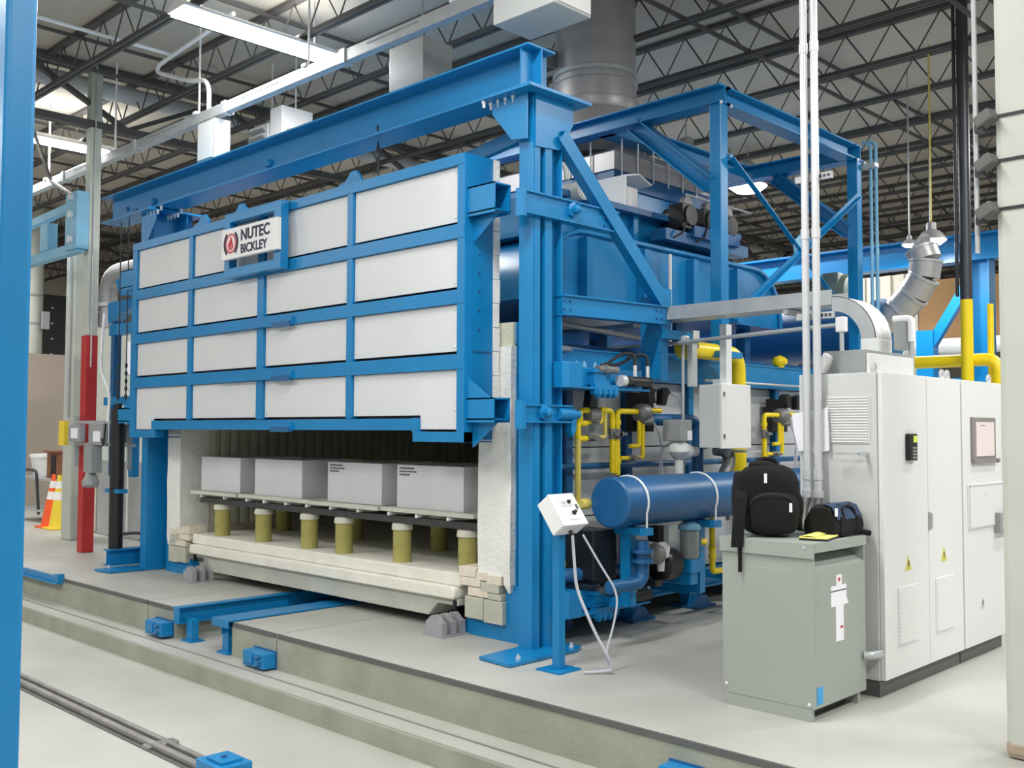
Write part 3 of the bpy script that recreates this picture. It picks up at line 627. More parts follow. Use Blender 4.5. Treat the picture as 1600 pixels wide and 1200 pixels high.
# hanging chains of the door
for x in (-7.5, -12.72, -12.95):
    zb = 4.12 if x > -8 else 2.1
    c = thing('lift_chain', {-7.5: 'thin steel lifting rod between header beam and door lug', -12.72: 'thin chain hanging from the header beam beside the door', -12.95: 'thin chain hanging above the black lift cylinder'}[x], 'chain', (x, 5.84, 4.4))
    MB().cyl((x, 5.84, zb), (x, 5.84, 4.44), 0.008, 6).build('rod', STEELD, c)
    m = MB()
    for k in range(5): m.lathe((x, 5.84, zb + 0.02 + 0.1 * k), (0, 0, 1), [(0.015, 0), (0.022, 0.03), (0.015, 0.06)], 6)
    m.build('links', STEELD, c)

# ================================================================== KILN CAR
Cc = thing('kiln_car', 'white topped kiln car parked in the open kiln doorway', 'car', (-8.75, 6.8, 0))
MB().box(-11.08, -6.42, 5.93, 11.2, 0.385, 0.50).build('deck', DECK, Cc, bevel=0.015)
m = MB(); m.prism([(-11.02, 0.385), (-6.46, 0.385), (-6.44, 0.36), (-6.44, 0.30), (-6.46, 0.28), (-11.02, 0.28), (-11.04, 0.30), (-11.04, 0.36)], 'y', 5.87, 11.1); m.build('sand_lip', DECK, Cc, bevel=0.012)
m = MB(); m.prism([(-10.98, 0.28), (-6.44, 0.28), (-6.44, 0.22), (-6.70, 0.22), (-6.83, 0.10), (-10.6, 0.10), (-10.72, 0.24), (-10.98, 0.24)], 'y', 5.92, 6.2); m.build('front_apron', CARB, Cc, bevel=0.008)
MB().box(-10.4, -7.0, 6.25, 11.0, 0.12, 0.28).build('undercarriage', BLACK, Cc)
for x in (-9.18, -8.53):
    for y in (7.3, 9.5): MB().cyl((x - 0.04, y, 0.12), (x + 0.04, y, 0.12), 0.12, 18).build('wheel', STEELD, Cc, True)
for x in (-6.47, -10.98): MB().box(x - 0.015, x + 0.015, 5.9, 5.93, 0.19, 0.27).build('corner_angle', BLACK, Cc)
XS = [-10.66, -9.78, -8.90, -8.30, -7.39, -6.49]
for i, x in enumerate(XS):
    p = thing('support_post', ['yellowish support post on the kiln car, nearest its left jamb', 'yellowish support post under the joint of the two plain blocks', 'yellowish support post left of the middle of the kiln car', 'yellowish support post just right of the middle of the kiln car', 'yellowish support post below the joint of the two marked blocks', 'yellowish support post at the right jamb, partly hidden'][i], 'post', (x, 6.08, 0.5), 'posts holding up the setter plates')
    MB().cyl((x, 6.08, 0.5), (x, 6.08, 0.80), 0.088, 14).build('post_tube', POST, p, True)
    MB().lathe((x, 6.08, 0.80), (0, 0, 1), [(0.10, 0), (0.102, 0.01), (0.095, 0.055), (0.08, 0.06)], 14).build('cap', POSTC, p, True)
for i, x in enumerate((-10.66, -9.2, -7.8, -6.6)):
    p = thing('support_post', ['rear support post behind the leftmost front post', 'rear support post in the dark, left of the middle', 'rear support post in the dark, right of the middle', 'rear support post in the dark at the right jamb'][i], 'post', (x, 6.9, 0.5), 'rear posts under the setter plates')
    MB().cyl((x, 6.9, 0.5), (x, 6.9, 0.80), 0.088, 12).build('post_tube', POST, p, True)
    MB().cyl((x, 6.9, 0.80), (x, 6.9, 0.86), 0.1, 12).build('cap', POSTC, p, True)
for y, lab in ((6.08, 'dark carbide beam lying along the front posts'), (6.9, 'dark carbide beam lying along the rear posts')):
    o = MB().box(-11.1, -6.3, y - 0.045, y + 0.045, 0.862, 0.925).build('support_beam', SIC); tag(o, lab, 'beam', kind='thing')
RL = ['white rod end under the left end of the leftmost setter plate', 'white rod end under the right end of the leftmost setter plate', 'white rod end at the left edge of the second setter plate', 'white rod end left of the middle of the second setter plate', 'white rod end right of the middle of the second setter plate', 'white rod end at the right edge of the second setter plate', 'white rod end left of the middle of the third setter plate', 'white rod end right of the middle of the third setter plate', 'white rod end at the left edge of the rightmost setter plate', 'white rod end at the middle of the rightmost setter plate', 'white rod end nearest the right jamb of the doorway']
RX = [-11.02, -10.5, -10.02, -9.66, -9.24, -8.85, -8.43, -7.98, -7.50, -7.10, -6.67]
for i, x in enumerate(RX):
    o = MB().cyl((x, 6.0, 0.944), (x, 7.0, 0.944), 0.0175, 10).build('ceramic_rod', WHITE, None, True); tag(o, RL[i], 'rod', 'white rods under the setter plates')
SX = [(-11.25, -10.20), (-10.20, -8.78), (-8.78, -7.63), (-7.63, -6.33)]
SL = ['pale setter plate under the leftmost plain white block', 'pale setter plate under the second plain white block', 'pale setter plate under the narrower marked block', 'pale setter plate at the right jamb under the largest block']
for i, (a, b) in enumerate(SX):
    z = 0.962 + 0.003 * (i % 2)
    o = MB().box(a + 0.008, b - 0.008, 5.98 + 0.02 * (i % 2), 7.05, z, z + 0.04).build('setter_plate', SLAB, None, bevel=0.004); tag(o, SL[i], 'plate', 'setter plates on the kiln car')
BX = [(-11.13, -10.25), (-9.94, -9.02), (-8.56, -7.68), (-7.45, -6.53)]
BL = ['plain white block on the kiln car, furthest into the left corner', 'plain white block second from the left jamb', 'white block with small print, left of the other marked one', 'white block with small print beside the right jamb']
LINES = ['BOARD GRADE LD', 'KILN LOAD FORM', 'TEST 1 A']
for i, (a, b) in enumerate(BX):
    t = thing('white_block', BL[i], 'block', ((a + b) / 2, 6.5, 1.004), 'white blocks loaded on the kiln car')
    MB().box(a, b, 6.06, 6.86, 1.005, 1.405).build('block_body', BLOCK, t, bevel=0.004)
    if i >= 2:
        for k in range(3):
            for q in range((9, 9, 5)[k]):
                pass
        m = MB()
        for k in range(3):
            x = a + 0.04
            for q in range((7, 8, 5)[k]):
                wd = 0.018 + 0.012 * ((q * 7 + k * 3) % 3) / 2; m.box(x, x + wd, 6.0575, 6.06, 1.365 - 0.03 * k, 1.379 - 0.03 * k); x += wd + 0.008
        o = m.build('small_print', INK, t); o['kind'] = 'stuff'
# floor stops at the doorway
for x0, sg, lab in ((-6.56, 1, 'grey ribbed floor stop at the right corner of the doorway'), (-10.56, -1, 'grey ribbed floor stop at the left corner of the doorway')):
    t = thing('floor_stop', lab, 'stop', (x0, 5.8, 0), 'ribbed stops beside the kiln car')
    for k in range(3):
        y = 5.66 + 0.105 * k; x1 = x0 + sg * 0.21
        m = MB(); m.prism([(x0, 0.0), (x1, 0.0), (x1, 0.12)] + [(x1 - sg * (0.04 + 0.15 * j / 6), 0.13 + 0.05 * math.sin(math.pi * j / 6)) for j in range(7)] + [(x0, 0.12)], 'y', y, y + 0.055)
        m.build('rib', RIBM, t, True)
    MB().box(min(x0, x1) - 0.02, max(x0, x1) + 0.02, 5.64, 5.96, 0.0, 0.012).build('sole', RIBM, t)
# ================================================================== RAILS, BUFFERS, PIT
t = thing('track_rail', 'blue track rail on legs along the left edge of the floor channel', 'rail', (-9.15, 5.6, -0.3))
m = MB(); m.box(-9.18, -9.165, 4.77, 7.55, -0.125, 0.006); m.box(-9.228, -9.12, 4.77, 7.55, 0.006, 0.018); m.box(-9.228, -9.12, 4.77, 7.55, -0.137, -0.125); m.box(-9.228, -9.12, 4.757, 4.77, -0.137, 0.018); m.build('rail_body', BLUE, t)
for y in (4.86, 6.4):
    MB().box(-9.10, -8.99, y - 0.035, y + 0.035, -0.285, -0.09).build('leg', BLUE, t); MB().box(-9.14, -9.05, y - 0.03, y + 0.03, -0.12, -0.095).build('leg_arm', BLUE, t)
    MB().box(-9.13, -8.95, y - 0.075, y + 0.075, -0.3, -0.285).build('foot', BLUE, t)
t = thing('track_rail', 'broad blue track rail on a leg along the right edge of the floor channel', 'rail', (-8.35, 5.6, -0.3))
m = MB(); m.box(-8.50, -8.205, 4.76, 7.55, 0.002, 0.014); m.box(-8.505, -8.49, 4.76, 7.55, -0.06, 0.014); m.box(-8.49, -8.205, 4.75, 4.762, -0.055, 0.014); m.box(-8.36, -8.345, 4.77, 7.55, -0.12, 0.002); m.build('rail_body', BLUE, t)
for y in (4.84, 6.4):
    MB().box(-8.40, -8.30, y - 0.03, y + 0.03, -0.285, -0.055).build('leg', BLUE, t)
    MB().box(-8.44, -8.25, y - 0.07, y + 0.07, -0.3, -0.285).build('foot', BLUE, t)
def buffer(x0, x1, z0, z1, label):
    t = thing('buffer_block', label, 'buffer', ((x0 + x1) / 2, 4.73, z0), 'blue buffers on the concrete step')
    MB().box(x0, x1, 4.66, 4.782, z0, z1).build('housing', BLUE, t, bevel=0.008)
    MB().box(x0 + 0.03, x1 - 0.16, 4.645, 4.662, z0 + 0.03, z1 - 0.02).build('front_plate', BLUE, t, bevel=0.004)
    MB().box(x0 - 0.01, x1 + 0.01, 4.775, 4.786, z0 - 0.01, z1 + 0.01).build('back_plate', DBLUE, t)
    for z in (z0 + 0.035, z1 - 0.035): MB().lathe((x1 - 0.07, 4.66, z), (0, -1, 0), [(0.02, 0), (0.02, 0.03), (0.012, 0.04)], 6).build('bolt', DBLUE, t)
buffer(-9.62, -9.28, -0.275, -0.14, 'small blue buffer block on the step, left of the channel')
buffer(-7.80, -7.47, -0.285, -0.155, 'small blue buffer block on the step, right of the channel')
buffer(-3.42, -3.2, -0.28, -0.13, 'small blue buffer block on the step below the transformer')
t = thing('end_rail', 'blue angle rail end with upright tab at the far step edge', 'rail', (-12.3, 4.75, 0))
MB().box(-14.0, -11.95, 4.74, 4.775, -0.05, 0.02).build('angle', BLUE, t); MB().box(-14.0, -11.95, 4.70, 4.775, -0.06, -0.05).build('angle_leg', BLUE, t)
MB().box(-12.03, -11.94, 4.72, 4.80, -0.06, 0.05).build('end_tab', BLUE, t)
t = thing('pit_rail', 'double steel rail running along the pit floor', 'rail', (-7, 3.3, -0.47))
MB().cyl((-30, 3.33, -0.445), (3, 3.33, -0.445), 0.03, 12).build('near_bar', RAILM, t, True)
MB().cyl((-30, 3.43, -0.45), (3, 3.43, -0.45), 0.022, 12).build('far_bar', RAILM, t, True)
MB().box(-30, 3, 3.27, 3.48, -0.469, -0.462).build('sole_strip', DGREY, t)
for x in (-9.9, -6.72, -3.5): MB().box(x - 0.05, x + 0.05, 3.27, 3.50, -0.47, -0.44).build('rail_clip', RAILM, t, bevel=0.006)
t = thing('pit_buffer', 'blue box with raised lid standing on the pit rail', 'buffer', (-5.8, 3.33, -0.47))
MB().box(-5.95, -5.65, 3.23, 3.46, -0.462, -0.34).build('housing', BLUE, t, bevel=0.008)
MB().box(-5.88, -5.70, 3.27, 3.42, -0.34, -0.322).build('lid', BLUE, t, bevel=0.004)
MB().lathe((-5.79, 3.34, -0.322), (0, 0, 1), [(0.02, 0), (0.02, 0.012)], 6).build('lid_bolt', DBLUE, t)

# ================================================================== ROOF FRAME OVER THE KILN
F = thing('bracing_frame', 'blue square steel frame with cross bracing standing over the kiln', 'frame', (-6.5, 10, 2.44))
def wcol(x, y, z0, z1, name='frame_column'):
    m = MB(); m.ibeam((x, y, z0), (x, y, z1), 0.2, 0.2, 0.012, 0.016, (1, 0, 0)); return m.build(name, BLUE, F)
m = MB()
for x, y in ((-5.48, 8.51), (-5.48, 11.45), (-10.2, 8.51), (-10.2, 11.45)):
    MB().box(x - 0.065, x + 0.065, y - 0.065, y + 0.065, 2.5, 4.965).build('frame_column', BLUE, F, bevel=0.006)
    MB().box(x - (0.36 if x > -6 else 0.14), x + 0.14, y - 0.19, y + 0.19, 2.44, 2.5).build('base_plate', BLUE, F)
    for k in (-1, 1):
        q = MB(); q.lathe((x + 0.09, y + 0.09 * k, 4.968), (0, 0, -1), [(0.014, 0), (0.014, 0.03)], 6); q.build('bolt', CHROME, F)
for y in (8.51, 11.45):
    m = MB(); m.ibeam((-10.35, y, 5.055), (-5.40, y, 5.055), 0.18, 0.2); m.build('cross_beam', BLUE, F)
for x in (-5.5, -6.95, -10.2):
    m = MB(); m.ibeam((x, 8.54, 5.055), (x, 11.31, 5.055), 0.18, 0.2); m.build('side_beam', BLUE, F)
m = MB(); m.ibeam((-6.50, 8.51, 4.97), (-5.55, 8.51, 4.16), 0.16, 0.2, 0.012, 0.014, (1, 0, 1)); m.build('knee_brace', BLUE, F)
m = MB(); m.ibeam((-6.55, 11.45, 4.97), (-5.55, 11.45, 4.12), 0.16, 0.2, 0.012, 0.014, (1, 0, 1)); m.build('knee_brace', BLUE, F)
m = MB(); m.bar((-5.40, 8.58, 4.46), (-5.40, 11.3, 2.93), 0.012, 0.06); m.bar((-5.37, 8.58, 4.43), (-5.37, 11.3, 2.90), 0.05, 0.01); m.build('cross_brace', BLUE, F)
m = MB(); m.bar((-5.375, 8.58, 2.85), (-5.375, 11.32, 4.52), 0.012, 0.06); m.bar((-5.345, 8.58, 2.82), (-5.345, 11.32, 4.49), 0.05, 0.01); m.build('cross_brace', BLUE, F)
MB().prism([(9.83, 3.6), (10.08, 3.62), (10.10, 3.78), (9.95, 3.86), (9.80, 3.76)], 'x', -5.395, -5.38).build('brace_plate', LBLUE, F)

# ================================================================== SIDE EQUIPMENT
def pipe(pts, r, name, m, parent, bend=None, n=12): return MB().tube(pts, r, n, bend).build(name, m, parent, True)
def valve(mb, p, ax, r=0.05, L=0.12):
    p = Vector(p); ax = Vector(ax)
    mb.cyl(p - ax * L / 2, p + ax * L / 2, r, 12); mb.cyl(p, p + Vector((0.07, 0, 0)), r * 0.6, 10); mb.box(p.x + 0.06, p.x + 0.075, p.y - 0.05, p.y + 0.05, p.z - 0.012, p.z + 0.012)
def rnd_box(mb, c, s, e=4.0, n=20, m=10):   # superellipsoid
    c = Vector(c); rows = []
    f = lambda v: math.copysign(abs(v) ** (2 / e), v)
    for i in range(m + 1):
        a = -math.pi / 2 + math.pi * i / m
        rows.append([(c.x + s[0] * f(math.cos(a)) * f(math.cos(2 * math.pi * k / n)), c.y + s[1] * f(math.cos(a)) * f(math.sin(2 * math.pi * k / n)), c.z + s[2] * f(math.sin(a))) for k in range(n + 1)])
    return mb.sheet(rows)

# two hydraulic clamp units (upper and lower) beside the column
def clamp_unit(z, label):
    t = thing('clamp_unit', label, 'machine', (-5.6, 6.5, z), 'blue hydraulic clamp units')
    MB().box(-5.72, -5.42, 6.20, 7.17, z, z + 0.16).build('body', BLUE, t, bevel=0.006)
    MB().prism([(-5.78, 6.02), (-5.34, 6.02), (-5.30, 6.06), (-5.30, 6.22), (-5.78, 6.22)], 'z', z - 0.02, z + 0.19).build('end_block', BLUE, t, bevel=0.006)
    MB().box(-5.74, -5.32, 6.20, 7.15, z - 0.02, z - 0.004).build('mount_plate', BLUE, t)
    m = MB()
    for k in range(4): m.prism([(6.42 + 0.07 * k, z - 0.02), (6.47 + 0.07 * k, z - 0.02), (6.445 + 0.07 * k, z - 0.09)], 'x', -5.36, -5.30)
    m.box(-5.37, -5.31, 6.40, 6.70, z - 0.06, z + 0.02); m.build('ribbed_foot', BLUE, t)
    m = MB()
    for k in range(2): m.box(-5.42, -5.34, 6.42, 6.62, z + 0.02 + 0.1 * k, z + 0.05 + 0.1 * k)
    m.box(-5.42, -5.36, 6.44, 6.60, z + 0.05, z + 0.12); m.build('valve_block', BLUE, t)
    m = MB(); m.cyl((-5.36, 6.48, z + 0.15), (-5.36, 6.74, z + 0.15), 0.032, 10); m.cyl((-5.36, 6.56, z + 0.15), (-5.36, 6.60, z + 0.15), 0.042, 10); m.build('solenoid', CASTG, t, True)
    m = MB(); m.cyl((-5.33, 6.76, z + 0.06), (-5.33, 7.12, z + 0.06), 0.045, 14); m.box(-5.37, -5.29, 6.90, 7.14, z + 0.02, z + 0.10); m.build('cylinder', BLACK, t, True)
    MB().cyl((-5.33, 6.74, z + 0.06), (-5.33, 6.80, z + 0.06), 0.05, 14).build('cylinder_cap', CHROME, t, True)
    for y in (6.95, 7.13):
        pipe([(-5.33, y, z + 0.1), (-5.33, y, z + 0.3), (-5.38, y - 0.12, z + 0.30), (-5.40, y - 0.3, z + 0.2), (-5.42, 6.6, z + 0.19)], 0.015, 'hose', HOSE, t, 0.09, 8)
        MB().cyl((-5.33, y, z + 0.10), (-5.33, y, z + 0.2), 0.017, 10).build('hose_ferrule', CHROME, t, True)
    for y in (6.38, 6.48, 6.62, 6.72): MB().lathe((-5.5, y, z + 0.17), (0, 0, 1), [(0.018, 0), (0.018, 0.03), (0.01, 0.03), (0.01, 0.05)], 6).build('stud', LBLUE, t)
    return t
clamp_unit(2.09, 'upper blue clamp unit with black hoses, under the gantry strut')
clamp_unit(0.26, 'lower blue clamp unit with black hoses, near the floor behind the pendant stand')

# air manifold
t = thing('air_manifold', 'fat dark blue air pipe with white bands beside the kiln wall', 'pipe', (-5.15, 7.9, 1.15))
MB().lathe((-5.15, 6.38, 1.15), (0, 1, 0), [(0.19, 0), (0.205, 0.012), (0.205, 4.6), (0.19, 4.61)], 32).build('pipe_body', DBLUE, t, True)
for y in (6.62, 7.62, 8.62):
    MB().ring([(-5.15 + 0.209 * math.cos(a), y, 1.15 + 0.209 * math.sin(a)) for a in [math.radians(-25 + 230 * k / 20) for k in range(21)]], 0.01, 6).build('band', WHITE, t, True)
    MB().cyl((-5.15 + 0.19, y, 1.06), (-5.15 + 0.19, y, 0.93), 0.008, 6).build('band_tail', WHITE, t)
    m = MB(); m.box(-5.26, -4.94, y - 0.06, y + 0.06, 0.885, 0.945); m.box(-5.2, -5.1, y - 0.04, y + 0.04, 0.30, 0.9); m.box(-5.73, -5.2, y - 0.05, y + 0.05, 0.28, 0.36); m.build('saddle_leg', BLUE, t)
# combustion pipework in front of the panels
t = thing('air_train', 'dark blue air pipe with square actuator running down to the manifold', 'pipe', (-5.5, 8.1, 1.3))
pipe([(-5.86, 7.50, 1.83), (-5.62, 7.52, 1.83), (-5.45, 8.07, 1.83), (-5.45, 8.07, 1.3)], 0.055, 'air_pipe', DBLUE, t, 0.12, 14)
for z in (1.62, 1.64): MB().cyl((-5.45, 8.07, z - 0.06), (-5.45, 8.07, z - 0.045), 0.09, 16).build('flange', DBLUE, t, True)
MB().box(-5.47, -5.27, 7.54, 7.72, 1.635, 1.83).build('actuator', GREY, t, bevel=0.008)
MB().box(-5.27, -5.265, 7.645, 7.712, 1.645, 1.73).build('white_tag', PAPER, t)
m = MB(); m.lathe((-5.36, 7.64, 1.64), (0, 0, -1), [(0.06, 0), (0.095, 0.05), (0.10, 0.1), (0.06, 0.16), (0.04, 0.17), (0.04, 0.3)], 16); m.lathe((-5.36, 7.64, 1.54), (0, 1, 0), [(0.08, 0.02), (0.08, 0.12), (0.05, 0.14), (0.05, 0.26)], 14); m.build('butterfly_valve', CABG, t, True)
pipe([(-5.36, 7.64, 1.36), (-5.34, 7.64, 1.28), (-5.28, 7.62, 1.2)], 0.03, 'flex_tail', CASTG, t, 0.05)
pipe([(-5.3, 8.12, 1.56), (-5.22, 8.22, 1.54), (-5.18, 8.2, 1.44), (-5.18, 8.1, 1.32)], 0.06, 'air_branch', CASTG, t, 0.14)
# gas trains: yellow pipe groups
def gas_train(y0, label, full=True):
    t = thing('gas_train', label, 'pipe', (-5.6, y0 + 0.3, 1.3), 'yellow gas pipe groups on the kiln wall')
    x = -5.58; Y = lambda y: y0 + y - 6.5
    if full:
        pipe([(x, Y(6.49), 1.66), (x, Y(6.49), 0.2)], 0.026, 'drop_pipe', PYEL, t)
        pipe([(x, Y(6.60), 1.66), (x, Y(6.49), 1.66), (x, Y(6.49), 1.79), (x, Y(6.60), 1.79)], 0.026, 'loop_pipe', YEL, t, 0.03)
        pipe([(x, Y(6.52), 1.78), (x, Y(6.52), 1.90), (x, Y(6.64), 1.90)], 0.024, 'loop_pipe', YEL, t, 0.04)
        pipe([(x, Y(6.62), 1.80), (x, Y(6.80), 1.80), (x, Y(6.80), 1.93)], 0.02, 'loop_pipe', YEL, t, 0.03)
        pipe([(x, Y(6.76), 1.67), (x, Y(6.85), 1.67), (x, Y(6.85), 1.9)], 0.018, 'thin_pipe', PYEL, t, 0.03)
        pipe([(x, Y(6.78), 1.905), (x, Y(6.95), 1.905), (x, Y(6.95), 1.36)], 0.026, 'riser_pipe', YEL, t, 0.06)
        pipe([(x + 0.01, Y(6.99), 1.36), (x + 0.01, Y(6.99), 1.62), (x, Y(6.96), 1.63)], 0.016, 'thin_pipe', YEL, t, 0.03)
        m = MB(); m.lathe((x, Y(6.68), 1.86), (0, 1, 0), [(0.05, -0.06), (0.07, -0.04), (0.075, 0.04), (0.05, 0.07)], 12); m.lathe((x, Y(6.70), 1.78), (0, 0, 1), [(0.045, 0), (0.06, 0.03), (0.04, 0.08)], 12); m.build('regulator', CASTG, t, True)
        MB().prism([(Y(6.60), 1.93), (Y(6.70), 1.93), (Y(6.69), 2.02), (Y(6.665), 2.08), (Y(6.64), 2.09), (Y(6.62), 2.04)], 'x', x - 0.04, x + 0.04).build('igniter', BLACK, t)
        m = MB(); valve(m, (x, Y(6.66), 1.665), (0, 1, 0), 0.028, 0.1); m.build('valve', CASTG, t, True)
        m = MB(); valve(m, (x, Y(6.95), 1.70), (0, 0, 1), 0.034, 0.09); m.build('valve', CASTG, t, True)
    MB().tube([(x, Y(7.02), 1.34), (x, Y(7.02), 1.90), (x, Y(7.30), 1.90)], 0.026, 12, 0.05).build('riser_pipe', YEL, t, True)
    for z in (1.80, 1.46): MB().cyl((x, Y(7.02), z - 0.02), (x, Y(7.02), z + 0.02), 0.034, 12).build('coupling', YEL, t, True)
    pipe([(x, Y(7.20), 1.59), (x, Y(7.335), 1.59), (x, Y(7.335), 1.86)], 0.02, 'thin_pipe', YEL, t, 0.03)
    pipe([(x, Y(7.06), 1.485), (x, Y(7.39), 1.485), (x, Y(7.39), 1.86)], 0.02, 'thin_pipe', YEL, t, 0.03)
    pipe([(x, Y(7.46), 1.915), (x, Y(7.66), 1.915)], 0.024, 'burner_pipe', YEL, t)
    m = MB(); valve(m, (x, Y(7.02), 1.70), (0, 0, 1), 0.036, 0.09); m.build('valve', CASTG, t, True)
    m = MB(); valve(m, (x, Y(7.22), 1.485), (0, 1, 0), 0.028, 0.1); m.build('valve', CASTG, t, True)
    m = MB(); m.lathe((x, Y(7.38), 1.89), (0, 1, 0), [(0.05, -0.08), (0.085, -0.05), (0.085, 0.05), (0.05, 0.09)], 14); m.lathe((x, Y(7.44), 1.78), (0, 0, 1), [(0.05, 0), (0.075, 0.02), (0.075, 0.06), (0.05, 0.1)], 14); m.build('regulator', CASTG, t, True)
    m = MB(); m.prism([(Y(7.44), 1.98), (Y(7.54), 1.98), (Y(7.52), 2.07), (Y(7.55), 2.10), (Y(7.46), 2.13), (Y(7.41), 2.10)], 'x', x - 0.05, x + 0.04); m.box(x - 0.2, x - 0.12, Y(7.4), Y(7.72), 1.72, 2.08); m.build('igniter', BLACK, t)
    MB().prism([(Y(7.62), 1.97), (Y(7.68), 1.96), (Y(7.72), 2.06), (Y(7.76), 2.08), (Y(7.70), 2.13), (Y(7.63), 2.11)], 'x', x - 0.02, x + 0.05).build('igniter', BLACK, t)
    pipe([(x + 0.04, Y(7.74), 2.09), (x + 0.06, Y(7.86), 2.05), (x + 0.06, Y(7.95), 1.9), (x + 0.04, Y(7.86), 1.66), (x + 0.02, Y(7.62), 1.55), (x + 0.02, Y(7.62), 1.3)], 0.008, 'cable', GREYC, t, 0.1, 6)
    pipe([(x + 0.03, Y(7.5), 1.82), (x + 0.05, Y(7.56), 1.72), (x + 0.04, Y(7.62), 1.6), (x + 0.04, Y(7.63), 1.3)], 0.009, 'cable', GREYC, t, 0.06, 6)
    return t
gas_train(6.5, 'yellow gas pipes with two burner valves left of the white wall box')
gas_train(8.98, 'yellow gas pipes with one burner valve right of the white wall box', False)
t = thing('gas_main', 'thick yellow gas pipe bending down behind the white wall box', 'pipe', (-5.5, 8.85, 1.3))
pipe([(-5.5, 7.95, 2.50), (-5.5, 8.86, 2.50), (-5.5, 8.86, 1.2)], 0.082, 'main_pipe', YEL, t, 0.19, 18)
m = MB(); m.lathe((-5.5, 8.0, 2.53), (1, 0, 0), [(0.05, -0.12), (0.12, -0.08), (0.13, 0.0), (0.10, 0.06), (0.06, 0.09)], 16); m.build('gas_regulator', YEL, t, True)
MB().cyl((-5.42, 8.0, 2.53), (-5.40, 8.0, 2.53), 0.03, 10).build('adjust_cap', CASTG, t, True)
t = thing('gas_regulator', 'small yellow gas regulator on the kiln rail left of the conduits', 'regulator', (-5.7, 10.1, 2.44))
MB().lathe((-5.72, 10.1, 2.5), (1, 0, 0), [(0.03, -0.09), (0.06, -0.06), (0.07, 0.0), (0.05, 0.04), (0.03, 0.07)], 16).build('body', YEL, t, True)
MB().cyl((-5.72, 10.1, 2.436), (-5.72, 10.1, 2.5), 0.04, 10).build('stem', YEL, t, True)
# lower machinery
t = thing('lower_gas_pipe', 'thin yellow pipe with elbow running down under the air manifold', 'pipe', (-5.3, 8.1, 0.4))
pipe([(-5.3, 8.08, 0.98), (-5.3, 8.08, 0.42), (-5.3, 8.8, 0.42)], 0.028, 'elbow_pipe', YEL, t, 0.04)
for z in (0.62, 0.55): MB().cyl((-5.3, 8.08, z), (-5.3, 8.08, z + 0.03), 0.036, 12).build('coupling', YEL, t, True)
pipe([(-5.3, 8.5, 0.24), (-5.3, 8.28, 0.24), (-5.3, 8.28, 0.1), (-5.3, 8.7, 0.08)], 0.022, 'low_pipe', PYEL, t, 0.04)
t = thing('air_filter', 'glass filter bowl with bright blue cap below the air manifold', 'filter', (-5.1, 7.5, 0.5))
MB().lathe((-5.1, 7.42, 0.62), (0, 0, 1), [(0.07, 0), (0.085, 0.02), (0.085, 0.24), (0.075, 0.25)], 18).build('bowl', GLASS, t, True)
MB().lathe((-5.1, 7.42, 0.87), (0, 0, 1), [(0.095, 0), (0.10, 0.015), (0.09, 0.045), (0.05, 0.06)], 18).build('cap', LBLUE, t, True)
MB().box(-5.17, -5.03, 7.35, 7.49, 0.5, 0.62).build('base', BLUE, t, bevel=0.01)
MB().cyl((-5.1, 7.42, 0.92), (-5.1, 7.42, 0.944), 0.05, 10).build('neck', DBLUE, t, True)
MB().lathe((-5.04, 7.52, 0.76), (0.7, 0.3, 0), [(0.03, 0), (0.03, 0.04), (0.015, 0.05)], 10).build('drain_knob', CONEY, t, True)
MB().box(-5.73, -5.05, 7.37, 7.47, 0.40, 0.5).build('stand', BLUE, t)
t = thing('gas_valve', 'black solenoid valve with white tag below the air manifold', 'valve', (-5.1, 7.0, 0.5))
MB().box(-5.18, -5.06, 6.92, 7.04, 0.80, 0.93).build('solenoid', BLACK, t, bevel=0.006)
MB().box(-5.06, -5.0, 6.98, 7.10, 0.80, 0.94).build('terminal_box', GREY, t, bevel=0.006)
MB().lathe((-5.1, 7.0, 0.55), (0, 0, 1), [(0.03, 0), (0.035, 0.1), (0.07, 0.12), (0.08, 0.2), (0.06, 0.25)], 16).build('valve_body', CABG, t, True)
MB().lathe((-5.1, 6.72, 0.70), (0, 1, 0), [(0.1, 0), (0.1, 0.03), (0.05, 0.04), (0.05, 0.14), (0.085, 0.16), (0.085, 0.24)], 16).build('flanged_pipe', CASTG, t, True)
pipe([(-5.02, 6.64, 0.84), (-5.02, 6.64, 0.5), (-5.04, 6.24, 0.5)], 0.055, 'air_leg', DBLUE, t, 0.1)
for z in (0.74, 0.66): MB().cyl((-5.02, 6.64, z), (-5.02, 6.64, z + 0.03), 0.09, 16).build('flange', DBLUE, t, True)
MB().lathe((-5.2, 7.08, 0.58), (0, 1, 0), [(0.1, 0), (0.14, 0.03), (0.14, 0.2), (0.1, 0.24)], 18).build('blower', BLACK, t, True)
MB().box(-5.73, -5.12, 6.95, 7.05, 0.42, 0.47).build('stand', BLACK, t)
t = thing('motor_block', 'black motor block standing in shade left of the solenoid valve', 'motor', (-5.35, 6.45, 0.0))
MB().box(-5.55, -5.25, 6.3, 6.6, 0.52, 0.92).build('housing', BLACK, t, bevel=0.01)
MB().box(-5.5, -5.3, 6.35, 6.55, 0.48, 0.52).build('foot', BLACK, t)
t = thing('blue_air_pipe', 'dark blue pipe elbow lying above the lower clamp unit', 'pipe', (-5.3, 6.5, 0.6))
pipe([(-5.6, 5.98, 0.9), (-5.6, 6.05, 0.56), (-5.42, 6.2, 0.56), (-5.38, 6.95, 0.56)], 0.055, 'pipe_body', DBLUE, t, 0.12)
t = thing('gas_cock', 'small yellow gas cock behind the pendant box', 'valve', (-5.6, 6.3, 0.6))
pipe([(-5.58, 6.3, 0.62), (-5.58, 6.49, 0.62), (-5.58, 6.49, 0.85)], 0.03, 'pipe_body', YEL, t, 0.05)
